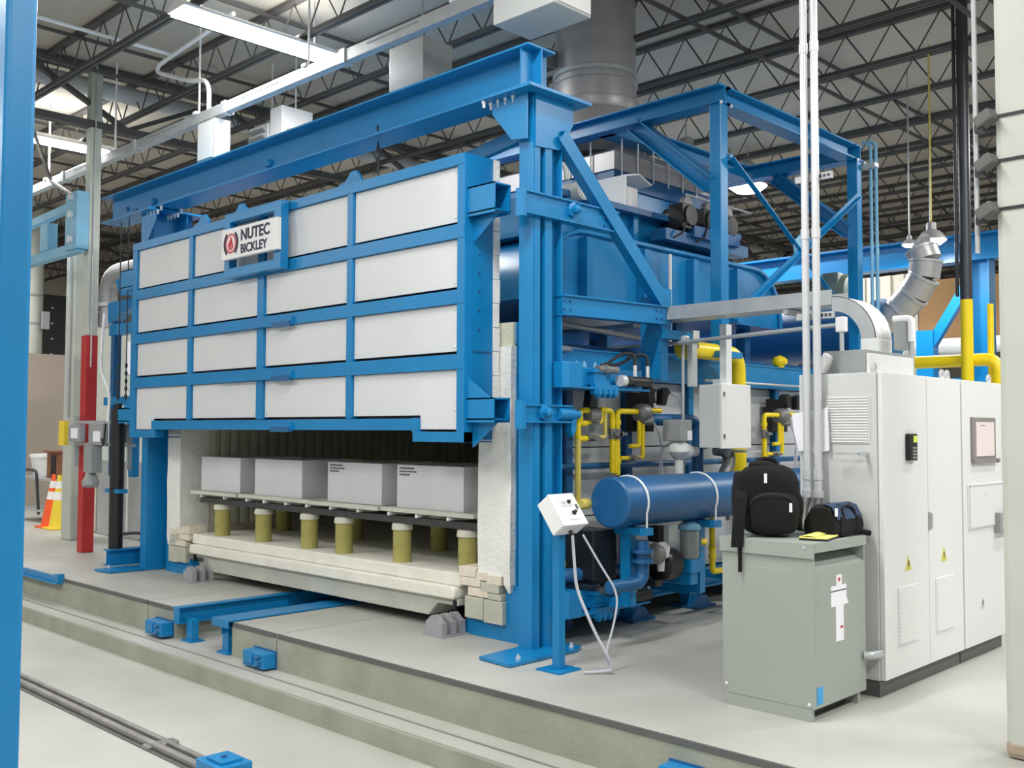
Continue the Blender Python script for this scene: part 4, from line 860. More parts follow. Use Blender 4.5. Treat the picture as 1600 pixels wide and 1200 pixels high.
MB().lathe((-5.38, 6.30, 1.13), (0, 1, 0), [(0.03, 0), (0.045, 0.02), (0.045, 0.08), (0.03, 0.1)], 12).build('yellow_plug', PYEL, t, True)

# white wall box
t = thing('wall_box', 'white steel switch box hung in front of the thick yellow pipe', 'box', (-5.12, 8.05, 1.57))
MB().box(-5.25, -5.03, 7.80, 8.27, 1.575, 2.15).build('box_body', CABG, t, bevel=0.006)
MB().box(-5.03, -5.0, 7.79, 8.28, 1.57, 2.155).build('box_door', CABW, t, bevel=0.005)
for z in (2.06, 1.68): MB().box(-5.0, -4.993, 7.815, 7.835, z - 0.02, z + 0.02).build('latch', DGREY, t)
MB().box(-5.2, -5.16, 8.15, 8.20, 0.9, 1.575).build('stand_post', STEEL, t)
MB().box(-5.25, -5.0, 8.2, 8.45, 1.53, 1.55).build('bracket_arm', STEEL, t)
m = MB(); m.box(-5.14, -5.06, 7.86, 7.92, 2.15, 2.20); m.build('conduit_fitting', CHROME, t)
# cable trays on the hall side
t = thing('cable_tray', 'galvanised cable tray curving down into the control cabinet', 'tray', (-4.5, 7.9, 2.7))
YT = 7.66
def tray_sec(p, q, up):   # channel run between two points, side flanges toward -Y and +Y
    m = MB(); m.bar(p, q, 0.28, 0.008, up)
    p, q, up = Vector(p), Vector(q), Vector(up); k = up.normalized() * 0.055
    for dy in (-0.14, 0.14): m.bar(p + Vector((0, dy, 0)) + k, q + Vector((0, dy, 0)) + k, 0.008, 0.12, up)
    return m
tray_sec((-7.8, YT, 2.735), (-3.80, YT, 2.745), (0, 0, 1)).build('tray_run', STEEL, t)
pts = [(-3.80 + 0.30 * math.sin(a), YT, 2.445 + 0.30 * math.cos(a)) for a in [math.pi / 2 * k / 8 for k in range(9)]]
for dy in (-0.14, 0.14):
    m = MB(); rows = [[(p[0] - 0.06 * math.sin(a), YT + dy, p[2] - 0.0 - 0.06 * math.cos(a)), (p[0] + 0.06 * math.sin(a), YT + dy, p[2] + 0.06 * math.cos(a))] for p, a in zip(pts, [math.pi / 2 * k / 8 for k in range(9)])]
    m.sheet(rows); m.build('tray_side', STEEL, t, solid=0.008)
m = MB(); m.sheet([[(p[0] + 0.06 * math.sin(a), YT - 0.14, p[2] + 0.06 * math.cos(a)), (p[0] + 0.06 * math.sin(a), YT + 0.14, p[2] + 0.06 * math.cos(a))] for p, a in zip(pts, [math.pi / 2 * k / 8 for k in range(9)])]); m.build('tray_bend', WHITE, t, True, solid=0.006)
MB().box(-3.56, -3.44, YT - 0.145, YT + 0.145, 2.125, 2.45).build('tray_drop', CABW, t)
for x in (-7.2, -5.75, -4.2): MB().box(x - 0.02, x + 0.02, YT - 0.16, YT + 0.16, 2.69, 2.73).build('tray_bracket', STEEL, t)
m = MB(); m.box(-5.42, -5.36, 7.86, 7.94, 2.14, 2.60); m.box(-5.44, -5.34, 7.85, 7.95, 2.55, 2.66); m.build('tray_post', CABG, t)
MB().box(-5.09, -5.02, 7.9, 7.99, 2.15, 2.70).build('box_riser', CABW, t)
t = thing('conduit_run', 'thin steel conduit running level under the cable tray', 'conduit', (-4.8, 7.75, 2.62))
pipe([(-3.66, 7.4, 2.13), (-3.66, 7.4, 2.56), (-5.36, 7.66, 2.535), (-7.3, 7.70, 2.52)], 0.018, 'conduit', STEEL, t, 0.05, 10)
MB().box(-5.44, -5.32, 7.68, 7.76, 2.52, 2.60).build('conduit_body', CHROME, t, bevel=0.01)
pipe([(-5.40, 7.765, 2.56), (-5.40, 7.765, 1.3)], 0.016, 'drop_conduit', STEEL, t, None, 10)
MB().box(-3.70, -3.62, 7.37, 7.43, 2.5, 2.62).build('conduit_body', WHITE, t, bevel=0.01)
t = thing('conduit_rack', 'grey conduit tee standing on the upper clamp unit', 'conduit', (-5.55, 6.2, 2.25))
pipe([(-5.55, 6.16, 2.25), (-5.55, 6.16, 2.62), (-5.55, 7.3, 2.56)], 0.026, 'riser', CASTG, t, 0.02)
pipe([(-5.62, 6.2, 2.42), (-6.1, 7.6, 2.45)], 0.026, 'branch', STEEL, t)
MB().lathe((-5.55, 6.16, 2.25), (0, 0, 1), [(0.06, 0), (0.03, 0.08), (0.03, 0.16), (0.04, 0.17), (0.04, 0.2)], 10).build('riser_base', CASTG, t, True)
pipe([(-5.72, 6.08, 2.0), (-5.72, 6.08, 2.32), (-5.6, 6.1, 2.33)], 0.016, 'side_conduit', STEEL, t, 0.03)

# pendant control stand
t = thing('pendant_stand', 'white tilted push button box on a blue post', 'control', (-4.93, 5.52, 0))
MB().obox((-4.93, 5.52, 0.006), (0.115, 0, 0), (0, 0.12, 0), (0, 0, 0.006)).build('base_plate', BLUE, t)
MB().box(-4.965, -4.895, 5.485, 5.555, 0.01, 1.06).build('post', BLUE, t, bevel=0.006)
u = Vector((0, 1, 0)) * 0.155; n_ = Vector((0.80, 0, 0.60)); vv = Vector((-0.60, 0, 0.80)) * 0.132; c0 = Vector((-4.88, 5.50, 1.12))
pb = MB().obox(c0, u * 0.85, vv, n_ * 0.062).build('button_box', WHITE, t, bevel=0.01)
MB().obox(c0 + n_ * 0.068, u * 0.86, vv * 1.01, n_ * 0.008).build('box_lid', WHITE, t, bevel=0.005)
MB().obox(c0 + n_ * 0.078 + vv * 0.38 + u * 0.02, u * 0.38, vv * 0.2, n_ * 0.003).build('switch_plate', CABG, t)
MB().obox(c0 + n_ * 0.078 - vv * 0.38 + u * 0.1, u * 0.42, vv * 0.3, n_ * 0.003).build('switch_plate', CHROME, t)
for a, b in ((-0.15, 0.42), (0.22, 0.42)):
    MB().lathe(c0 + n_ * 0.08 + u * a + vv * b, n_, [(0.016, 0), (0.016, 0.006), (0.010, 0.006), (0.010, 0.02)], 12).build('push_button', CHROME if a < 0 else BLACK, t, True)
MB().lathe(c0 + n_ * 0.08 - vv * 0.28 + u * 0.2, n_, [(0.018, 0), (0.018, 0.008), (0.012, 0.01), (0.012, 0.03)], 12).build('knob', BLACK, t, True)
MB().obox(c0 + n_ * 0.08 + vv * 0.1 + u * 0.62, u * 0.05, vv * 0.14, n_ * 0.006).build('key', DGREY, t)
g = c0 - vv * 1.0 - n_ * 0.01 + u * 0.05
MB().lathe(g, -vv.normalized(), [(0.016, 0), (0.016, 0.02), (0.01, 0.04)], 10).build('cable_gland', BLACK, t, True)
q = g - vv.normalized() * 0.035
pipe([q, q + Vector((0.02, 0.0, -0.2)), (-4.77, 5.53, 0.6), (-4.66, 5.6, 0.3), (-4.58, 5.66, 0.12), (-4.56, 5.70, 0.03), (-4.68, 5.60, 0.012), (-4.72, 5.55, 0.012)], 0.011, 'cable', GREYC, t, 0.12, 8)
pipe([(-4.75, 5.58, 0.98), (-4.68, 5.7, 0.75), (-4.60, 5.8, 0.55), (-4.60, 5.75, 0.35), (-4.62, 5.68, 0.15), (-4.6, 5.68, 0.04), (-4.57, 5.7, 0.015)], 0.008, 'cable', GREYC, t, 0.12, 8)

# ================================================================== CABINETS
def cab(y0, y1, label, doors, first=False):
    t = thing('control_cabinet', label, 'cabinet', (-3.2, (y0 + y1) / 2, 0), 'control cabinets in a row')
    MB().box(-3.48, -2.95, y0 + 0.01, y1 - 0.005, 0.0, 0.10).build('plinth', DGREY, t)
    MB().box(-3.50, -2.945, y0, y1 - 0.003, 0.105, 2.12).build('body', CABG, t, bevel=0.006)
    for a, b in doors: MB().box(-2.943, -2.91, a + 0.004, b - 0.004, 0.11, 2.12).build('door', CABW, t, bevel=0.004)
    return t
c1 = cab(6.43, 7.79, 'double door white control cabinet with handset and grille behind the transformer', [(6.44, 7.16), (7.16, 7.785)])
c2 = cab(7.80, 8.68, 'white control cabinet with framed sheet, at the white steel column', [(7.805, 8.675)])
# side grille
m = MB()
for k in range(17): m.prism([(6.43, 1.655 + k * 0.0185), (6.418, 1.657 + k * 0.0185), (6.43, 1.668 + k * 0.0185)], 'x', -3.295, -3.0)
g_ = MB().box(-3.305, -2.985, 6.424, 6.432, 1.645, 1.965).build('side_grille', CABG, c1, bevel=0.003)
m.build('louvres', CABW, g_)['kind'] = 'stuff'
MB().box(-3.2, -3.02, 6.33, 6.345, 1.575, 1.587).build('strut_arm', STEEL, c1)
MB().box(-3.025, -3.0, 6.33, 6.43, 1.57, 1.592).build('strut_arm', STEEL, c1)
def door_vent(y0, y1, z0, z1, par):
    MB().box(-2.911, -2.904, y0, y1, z0, z1).build('filter_cover', CABW, par, bevel=0.003)
    m = MB()
    for k in range(14): m.box(-2.905, -2.9015, y0 + 0.01, y0 + 0.03, z0 + 0.02 + k * (z1 - z0 - 0.04) / 14, z0 + 0.03 + k * (z1 - z0 - 0.04) / 14)
    m.box(-2.905, -2.9005, y0 + 0.01, y1 - 0.05, z0 + 0.012, z0 + 0.018)
    m.build('filter_slots', CABG, par)['kind'] = 'stuff'
door_vent(6.64, 6.97, 0.30, 0.69, c1); door_vent(7.26, 7.60, 0.30, 0.69, c1)
def warning(y, z, par, m1=WARN, k=1.0):
    MB().prism([(y - 0.05 * k, z), (y + 0.05 * k, z), (y, z + 0.1 * k)], 'x', -2.911, -2.907).build('warning_sticker', m1, par)
    MB().prism([(y - 0.004, z + 0.065), (y + 0.012, z + 0.065), (y + 0.002, z + 0.045), (y + 0.012, z + 0.045), (y - 0.006, z + 0.012), (y - 0.001, z + 0.036), (y - 0.012, z + 0.036)], 'x', -2.908, -2.905).build('warning_mark', INK, par)
warning(6.81, 0.79, c1); warning(7.42, 0.80, c1); warning(8.16, 0.37, c2, CABG, 0.8)
h = MB().box(-2.912, -2.878, 6.79, 6.925, 1.53, 1.715).build('operator_handset', BLACK, c1, bevel=0.01)
MB().box(-2.879, -2.875, 6.85, 6.905, 1.655, 1.70).build('display', LCD, h)
m = MB()
for a in range(3):
    for b in range(4): m.box(-2.879, -2.875, 6.835 + 0.028 * a, 6.855 + 0.028 * a, 1.545 + 0.022 * b, 1.559 + 0.022 * b)
m.build('keys', GREY, h)
m = MB(); m.box(-2.912, -2.90, 7.155, 7.19, 1.04, 1.165); m.box(-2.90, -2.885, 7.162, 7.183, 1.05, 1.155); m.build('door_handle', STEEL, c1, bevel=0.003)
f_ = MB(); f_.box(-2.912, -2.895, 7.97, 8.47, 1.49, 1.84); f_.build('sheet_frame', FRAMEM, c2, bevel=0.004)
MB().box(-2.896, -2.890, 8.04, 8.42, 1.54, 1.805).build('framed_sheet', SCREEN, c2)
m = MB(); m.box(-2.9, -2.885, 7.98, 8.48, 1.485, 1.52); m.lathe((-2.885, 8.47, 1.503), (1, 0, 0), [(0.018, 0), (0.018, 0.015)], 10); m.build('frame_latch', FRAMEM, c2)
MB().box(-2.889, -2.8885, 8.13, 8.24, 1.775, 1.78).build('sheet_heading', FRAMEM, c2)
m = MB(); m.box(-2.912, -2.90, 7.885, 8.64, 0.985, 1.33); m.build('service_hatch', CABW, c2, bevel=0.006)
m = MB(); m.box(-2.906, -2.896, 7.90, 8.63, 1.315, 1.325); m.box(-2.906, -2.896, 7.90, 7.915, 1.0, 1.32); m.box(-2.906, -2.896, 7.90, 8.63, 0.995, 1.005); m.build('hatch_rim', CABG, c2)
text('hatch_number', '2', 0.05, (-2.899, 8.22, 1.22), FX, CABG, c2, 0.001)
m = MB(); m.box(-2.91, -2.86, 8.43, 8.64, 0.93, 1.09); o = m.build('socket_box', GREY, c2, bevel=0.006)
MB().box(-2.86, -2.855, 8.48, 8.60, 0.965, 1.06).build('socket_plate', CABW, o)
pipe([(-2.885, 8.62, 1.09), (-2.88, 8.66, 1.3), (-2.88, 8.66, 2.0)], 0.008, 'socket_cable', GREY, c2, 0.05, 6)
for y, p in ((6.5, c1), (7.64, c1), (7.74, c1), (8.6, c2)):
    m = MB(); m.ring([(-2.99, y + 0.03 * math.cos(a), 2.155 + 0.03 * math.sin(a)) for a in [2 * math.pi * k / 14 for k in range(14)]], 0.011, 8, closed=True); m.cyl((-2.99, y, 2.11), (-2.99, y, 2.13), 0.02, 10); m.build('lifting_eye', CHROME, p, True)
t = thing('roof_box', 'light grey wiring box standing on the first control cabinet', 'box', (-3.2, 7.0, 2.12))
MB().box(-3.38, -3.07, 6.55, 7.3, 2.122, 2.285).build('box_body', GREY, t, bevel=0.004)
MB().box(-3.07, -3.05, 6.56, 7.28, 2.125, 2.26).build('box_lid', CABW, t, bevel=0.003)
m = MB(); m.prism([(-3.40, 2.13), (-3.35, 2.13), (-3.30, 2.24), (-3.34, 2.27), (-3.40, 2.16)], 'y', 6.48, 6.55); m.build('corner_elbow', WHITE, t)
t = thing('conduit_elbow', 'white conduit elbow box rising beside the tray bend', 'conduit', (-3.25, 7.7, 2.12))
pipe([(-3.25, 7.72, 2.122), (-3.25, 7.72, 2.56)], 0.022, 'riser', STEEL, t)
MB().box(-3.36, -3.26, 7.65, 7.80, 2.36, 2.58).build('elbow_box', GREY, t, bevel=0.008)
pipe([(-3.36, 7.66, 2.60), (-3.22, 7.66, 2.60), (-3.22, 7.66, 2.42)], 0.026, 'elbow', WHITE, t, 0.04)
t = thing('conduit_pair', 'pair of tall bright conduits rising to the roof behind the backpack', 'conduit', (-3.36, 6.34, 1.2))
for x in (-3.405, -3.325):
    MB().cyl((x, 6.36, 1.32), (x, 6.36, 6.94), 0.026, 14).build('conduit', CHROME, t, True)
    for z in (1.40, 3.05, 4.35): MB().cyl((x, 6.36, z), (x, 6.36, z + 0.07), 0.031, 14).build('coupling', CHROME, t, True)
    MB().cyl((x, 6.36, 1.28), (x, 6.36, 1.33), 0.036, 10).build('connector', CHROME, t, True)
MB().cyl((-3.365, 6.40, 1.6), (-3.365, 6.40, 6.94), 0.012, 8).build('rear_conduit', GREY, t, True)
for z in (2.52, 3.48):
    MB().box(-3.49, -3.22, 6.385, 6.415, z - 0.022, z + 0.022).build('strut_channel', STEEL, t)
    m = MB()
    for k in range(3): m.box(-3.31 + 0.03 * k, -3.29 + 0.03 * k, 6.382, 6.386, z - 0.01, z + 0.01)
    m.build('strut_slots', INK, t)
pipe([(-3.405, 6.36, 1.30), (-3.42, 6.33, 1.2), (-3.40, 6.26, 1.063)], 0.03, 'flex_tail', CASTG, t, 0.06)
pipe([(-3.325, 6.36, 1.30), (-3.32, 6.34, 1.2), (-3.34, 6.25, 1.063)], 0.026, 'flex_tail', CASTG, t, 0.06)
t = thing('paper_sheets', 'white paper sheets taped hanging behind the bright conduits', 'paper', (-3.4, 6.42, 1.6))
m = MB(); m.sheet([[(-3.55, 6.42, 1.85), (-3.42, 6.425, 1.87), (-3.28, 6.42, 1.885)], [(-3.53, 6.41, 1.72), (-3.40, 6.42, 1.72), (-3.27, 6.418, 1.74)], [(-3.49, 6.40, 1.59), (-3.38, 6.41, 1.60), (-3.27, 6.415, 1.61)]]); m.build('sheet', PAPER, t, solid=0.002)
m = MB(); m.sheet([[(-3.44, 6.395, 1.79), (-3.27, 6.395, 1.90)], [(-3.38, 6.39, 1.57), (-3.26, 6.395, 1.60)]]); m.build('sheet', PAPER, t, solid=0.002)

# ================================================================== TRANSFORMER
t = thing('transformer', 'grey floor standing transformer cabinet with slotted top, before the white cabinets', 'transformer', (-3.28, 5.94, 0))
MB().box(-3.60, -2.965, 5.60, 6.28, 0.075, 0.89).build('case', TRANS, t, bevel=0.005)
MB().box(-3.599, -3.10, 5.601, 6.279, 0.885, 0.99).build('case_top', TRANS, t)
MB().box(-3.61, -2.98, 5.602, 6.29, 0.995, 1.058).build('lid', TRANS, t, bevel=0.004)
MB().box(-3.61, -2.958, 5.585, 5.60, 0.965, 1.058).build('front_lip', TRANS, t, bevel=0.003)
MB().box(-2.98, -2.958, 5.60, 6.285, 1.0, 1.058).build('side_lip', TRANS, t)
MB().prism([(-2.966, 0.885), (-2.966, 0.90), (-3.085, 0.965), (-3.098, 0.965), (-3.098, 0.885)], 'y', 5.615, 6.262).build('louvre', TRANS, t)
for y in (5.5995, 6.265): MB().box(-3.10, -2.967, y, y + 0.014, 0.885, 0.998).build('louvre_end', TRANS, t)
MB().box(-3.099, -3.095, 5.62, 6.26, 0.96, 0.996).build('vent_slot', BLACK, t)
MB().box(-3.56, -2.985, 5.60, 5.63, 0.0, 0.075).build('foot', TRANS, t)
MB().box(-3.56, -2.985, 6.2, 6.23, 0.0, 0.075).build('foot', TRANS, t)
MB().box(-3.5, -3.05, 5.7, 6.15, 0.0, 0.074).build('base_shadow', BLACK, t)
for p in ((-3.57, 5.599, 0.13), (-3.0, 5.599, 0.10)): MB().lathe(p, (0, -1, 0), [(0.012, 0), (0.012, 0.005), (0.006, 0.008)], 8).build('screw', CHROME, t)
MB().lathe((-3.5, 5.585, 1.03), (0, -1, 0), [(0.009, 0), (0.006, 0.006)], 8).build('screw', CHROME, t)
MB().lathe((-3.02, 5.585, 1.03), (0, -1, 0), [(0.009, 0), (0.006, 0.006)], 8).build('screw', CHROME, t)
MB().box(-2.966, -2.9615, 5.81, 6.01, 0.655, 0.78).build('label', PAPER, t)
MB().box(-2.966, -2.9605, 5.81, 6.01, 0.745, 0.752).build('label_line', INK, t)
MB().box(-2.966, -2.961, 5.87, 5.97, 0.44, 0.655).build('label', PAPER, t)
MB().box(-2.966, -2.9612, 5.88, 5.95, 0.78, 0.845).build('label', WHITE, t)
MB().prism([(5.99, 0.655), (6.035, 0.66), (6.0, 0.72)], 'x', -2.966, -2.961).build('label_flap', PAPER, t)
MB().box(-2.9612, -2.9602, 5.925, 5.96, 0.515, 0.53).build('red_stamp', REDP, t)
MB().cyl((-2.962, 5.915, 0.815), (-2.960, 5.915, 0.815), 0.013, 12).build('round_mark', REDP, t)
MB().box(-2.966, -2.961, 5.625, 5.695, 0.10, 0.20).build('blue_sticker', STICK, t)
m = MB(); m.tube([(-2.964, 6.24, 0.30), (-2.925, 6.26, 0.30), (-2.925, 6.40, 0.29)], 0.026, 14, 0.03); m.build('side_conduit', STEEL, t, True)

# bags and pad on the transformer
t = thing('backpack', 'black backpack with hanging strap standing on the transformer', 'bag', (-3.40, 5.80, 1.06))
def blob(c, s, e, ax):   # rotate about z by ax
    m = MB(); rnd_box(m, (0, 0, 0), s, e); R = Matrix.Rotation(ax, 3, 'Z'); m.v = [tuple(R @ Vector(v) + Vector(c)) for v in m.v]
    m.v = [(x + 0.006 * math.sin(40 * z + 17 * x), y + 0.006 * math.sin(33 * z + 9 * y), z) for x, y, z in m.v]
    return m
an = math.radians(40)
blob((-3.40, 5.83, 1.29), (0.195, 0.115, 0.228), 3.4, an).build('main_pocket', BAG, t, True)
d_ = Vector((math.sin(an), -math.cos(an), 0)); w_ = Vector((math.cos(an), math.sin(an), 0))
bc = Vector((-3.40, 5.83, 1.06))
blob(bc + d_ * 0.11 + w_ * 0.02 + Vector((0, 0, 0.15)), (0.155, 0.06, 0.135), 3.2, an).build('front_pocket', BAG, t, True)
blob(bc - w_ * 0.18 + Vector((0, 0, 0.24)), (0.05, 0.09, 0.17), 2.6, an).build('side_pocket', BAG, t, True)
blob(bc + w_ * 0.185 + Vector((0, 0, 0.16)), (0.03, 0.09, 0.13), 2.6, an).build('side_pocket', BAG, t, True)
MB().tube([bc + w_ * -0.06 + Vector((0, 0, 0.44)), bc + w_ * -0.05 + Vector((0, 0, 0.49)), bc + w_ * 0.04 + Vector((0, 0, 0.49)), bc + w_ * 0.06 + Vector((0, 0, 0.44))], 0.014, 8, 0.03).build('carry_handle', BAG, t, True)
blob(bc - w_ * 0.04 + Vector((0, 0, 0.45)), (0.09, 0.06, 0.03), 2.4, an).build('top_flap', BAG, t, True)
def strap(pts, wd, th=0.008):
    m = MB(); m.sheet([[Vector(p) - w_ * wd / 2, Vector(p) + w_ * wd / 2] for p in pts]); return m
strap([bc - w_ * 0.17 + d_ * 0.02 + Vector((0, 0, z)) + d_ * q - w_ * r for z, q, r in ((0.34, 0.0, 0), (0.25, 0.12, 0.02), (0.12, 0.15, 0.04), (0.0, 0.16, 0.05), (-0.06, 0.165, 0.055))], 0.075).build('shoulder_strap', BAG, t, solid=0.012)
strap([bc - w_ * 0.205 + d_ * q + Vector((0, 0, z)) for z, q in ((-0.05, 0.165), (-0.12, 0.17), (-0.18, 0.168), (-0.215, 0.17))], 0.024).build('strap_tail', BAG, t, solid=0.006)
MB().obox(bc + d_ * 0.118 + w_ * -0.035 + Vector((0, 0, 0.37)), w_ * 0.009, d_ * 0.004, Vector((0, 0, 0.03))).build('zip_pull', PAPER, t)
MB().obox(bc + d_ * 0.168 + w_ * 0.11 + Vector((0, 0, 0.19)), w_ * 0.009, d_ * 0.004, Vector((0, 0, 0.028))).build('zip_pull', PAPER, t)
MB().obox(bc + d_ * 0.03 - w_ * 0.20 + Vector((0, 0, 0.30)), w_ * 0.006, d_ * 0.004, Vector((0, 0, 0.04))).build('zip_pull', CASTG, t)
m = MB(); m.ring([bc + d_ * (0.172 - 0.12 * abs(k / 10 - 0.5) ** 2) + w_ * (0.14 * math.cos(math.pi * k / 10)) + Vector((0, 0, 0.20 + 0.075 * math.sin(math.pi * k / 10))) for k in range(11)], 0.005, 6); m.build('zip', HOSE, t)
t = tb = thing('tool_bag', 'black and navy tool bag lying on the transformer behind the yellow pad', 'bag', (-3.17, 6.12, 1.06))
m = MB(); rows = []
prof = [(-0.105, 0.0), (-0.118, 0.06), (-0.112, 0.105), (-0.065, 0.195), (0.0, 0.202), (0.065, 0.195), (0.112, 0.105), (0.118, 0.06), (0.105, 0.0)]
for k in range(9):
    y = 5.90 + 0.40 * k / 8; sc = 1 - 0.1 * (abs(k / 8 - 0.5) * 2) ** 4
    rows.append([(-3.165 + a * sc, y, 1.062 + b * sc + 0.004 * math.sin(k * 2 + a * 30)) for a, b in prof])
m.sheet(rows); m._add(rows[0], [tuple(range(9))]); m._add(rows[-1], [tuple(range(9))])
m.build('bag_body', BAG, t, True)
m = MB(); m.sheet([[(-3.165 + a, y, 1.064 + b) for a, b in ((0.115, 0.107), (0.100, 0.138), (0.073, 0.188), (0.02, 0.205))] for y in (5.93, 6.05, 6.15, 6.27)]); m.build('navy_panel', NAVY, t, solid=0.004)
for y in (5.99, 6.2): MB().box(-3.09, -3.045, y - 0.03, y + 0.03, 1.07, 1.19).build('side_pocket', BAG, t, bevel=0.012)
m = MB(); m.tube([(-3.05, 6.02, 1.16), (-3.07, 6.02, 1.235), (-3.09, 6.10, 1.255), (-3.07, 6.18, 1.235), (-3.05, 6.18, 1.16)], 0.008, 8, 0.03); m.build('carry_handle', BAG, t, True)
MB().obox((-3.06, 5.925, 1.22), (0.004, 0, 0), (0, 0.012, 0), (0, 0, 0.025)).build('tag', PAPER, t)
m = MB(); m.tube([(-3.08, 6.2, 1.08), (-3.03, 6.24, 1.08), (-3.0, 6.27, 1.07)], 0.018, 8, 0.03); m.build('strap_end', BAG, t, True)
tb.location += Vector((0.05, 0.06, 0))
t = thing('note_pad', 'yellow writing pad lying on the transformer before the tool bag', 'pad', (-3.09, 5.83, 1.06))
R = Matrix.Rotation(math.radians(12), 3, 'Z'); pc = Vector((-3.075, 5.90, 1.066))
MB().obox(pc + Vector((0, 0, 0.0)), R @ Vector((0.085, 0, 0)), R @ Vector((0, 0.165, 0)), (0, 0, 0.006)).build('backing', BLACK, t)
MB().obox(pc + Vector((0, 0, 0.010)), R @ Vector((0.085, 0, 0)), R @ Vector((0, 0.165, 0)), (0, 0, 0.004)).build('pages', PADY, t)
m = MB(); m.sheet([[pc + R @ Vector((-0.075, -0.165, 0.016)), pc + R @ Vector((-0.075, 0.165, 0.016))], [pc + R @ Vector((-0.03, -0.165, 0.022)), pc + R @ Vector((-0.03, 0.165, 0.03))], [pc + R @ Vector((0.02, -0.165, 0.018)), pc + R @ Vector((0.02, 0.165, 0.022))]]); m.build('top_page', PADY, t, solid=0.001)
t = thing('black_case', 'black hard case standing behind the backpack at the conduits', 'case', (-3.52, 6.1, 1.06))
MB().box(-3.57, -3.47, 6.05, 6.24, 1.062, 1.40).build('shell', BLACK, t, bevel=0.02)
MB().box(-3.50, -3.465, 6.10, 6.16, 1.40, 1.46).build('handle', CASTG, t, bevel=0.008)

# ================================================================== BUSWAY AND HALL SERVICES
t = thing('busway', 'long galvanised busway hanging above the gantry header', 'busway', (-10, 6.0, 5.5))
for k in range(8):
    x0 = -20.5 + k * 2.4
    MB().box(x0, x0 + 2.39, 5.95, 6.05, 5.42, 5.55).build('busway_section', STEEL, t, bevel=0.006)
    MB().box(x0 + 2.34, x0 + 2.44, 5.935, 6.065, 5.41, 5.56).build('joint_cover', STEEL, t)
    MB().box(x0 + 0.4, x0 + 1.2, 5.945, 5.952, 5.5, 5.515).build('access_slot', GREY, t)
    MB().cyl((x0 + 1.7, 6.0, 5.55), (x0 + 1.7, 6.0, 6.94), 0.014, 6).build('hanger', WHITE, t)
    MB().box(x0 + 1.66, x0 + 1.74, 5.93, 6.07, 5.545, 5.58).build('hanger_clip', WHITE, t)
t.location += Vector((0, 0.2, 0.125))
t = td = thing('busway_drop_box', 'grey drop box hanging under the busway beside the lamp', 'box', (-10.85, 6.0, 4.9))
MB().box(-11.08, -10.68, 5.90, 6.12, 4.90, 5.405).build('box_body', GREY, t, bevel=0.006)
MB().box(-11.05, -10.71, 5.885, 5.90, 4.93, 5.38).build('box_cover', CABG, t)
pipe([(-11.0, 6.0, 5.56), (-11.0, 6.0, 5.97), (-11.5, 6.0, 6.07), (-12.4, 6.0, 6.41), (-12.25, 5.95, 6.46), (-10.35, 5.95, 6.6)], 0.028, 'feed_conduit', WHITE, t, 0.22, 10)
td.location += Vector((-0.36, 0.2, 0.10))
t = thing('ceiling_box', 'pale grey box hanging at the top edge over the gantry', 'box', (-5.7, 6.0, 5.2))
MB().box(-6.06, -5.36, 5.94, 6.4, 5.18, 5.43).build('box_body', CABG, t, bevel=0.006)
MB().box(-5.36, -5.345, 5.97, 6.38, 5.2, 5.41).build('box_door', WHITE, t)
for x in (-5.95, -5.45): MB().cyl((x, 6.34, 5.43), (x, 6.34, 6.94), 0.012, 6).build('hanger', STEEL, t)
t = thing('ceiling_box', 'grey box hanging under the busway close to the lamp end', 'box', (-8.0, 6.8, 5.3))
MB().box(-8.3, -7.75, 6.6, 7.0, 5.22, 5.75).build('box_body', GREY, t, bevel=0.006)
MB().cyl((-8.0, 6.8, 5.75), (-8.0, 6.8, 6.94), 0.012, 6).build('hanger', STEEL, t)
t = thing('unit_heater', 'grey unit heater with slanted louvres above the gantry header', 'heater', (-12, 7.6, 5.9))
MB().box(-12.6, -12.1, 7.5, 8.0, 5.45, 5.98).build('housing', CABG, t, bevel=0.01)
for k in range(4):
    MB().bar((-12.55, 7.48, 5.58 + 0.1 * k), (-12.15, 7.48, 5.58 + 0.1 * k), 0.08, 0.012, (0, 0.6, 0.8)).build('louvre', GREY, t)
MB().box(-12.05, -11.75, 7.5, 8.0, 5.5, 6.15).build('control_end', WHITE, t, bevel=0.01)
MB().prism([(-11.7, 5.5), (-11.2, 5.5), (-11.35, 5.75), (-11.65, 5.8)], 'y', 7.5, 7.9).build('hood', CABG, t)
for x in (-12.4, -11.8): MB().cyl((x, 7.75, 5.98), (x, 7.75, 6.94), 0.012, 6).build('hanger', WHITE, t)
t = thing('roof_pipe', 'pale pipe running back under the roof above the white column', 'pipe', (-14.0, 8, 6.6))
MB().cyl((-14.6, 1, 6.72), (-14.6, 40, 6.72), 0.13, 14).build('pipe_body', CABG, t, True)
t = thing('roof_conduit', 'thin white conduit running under the roof to the lamp', 'conduit', (-12.5, 5, 6.5))
pipe([(-12.3, 2.2, 6.62), (-12.3, 6.2, 6.62)], 0.025, 'conduit', WHITE, t)

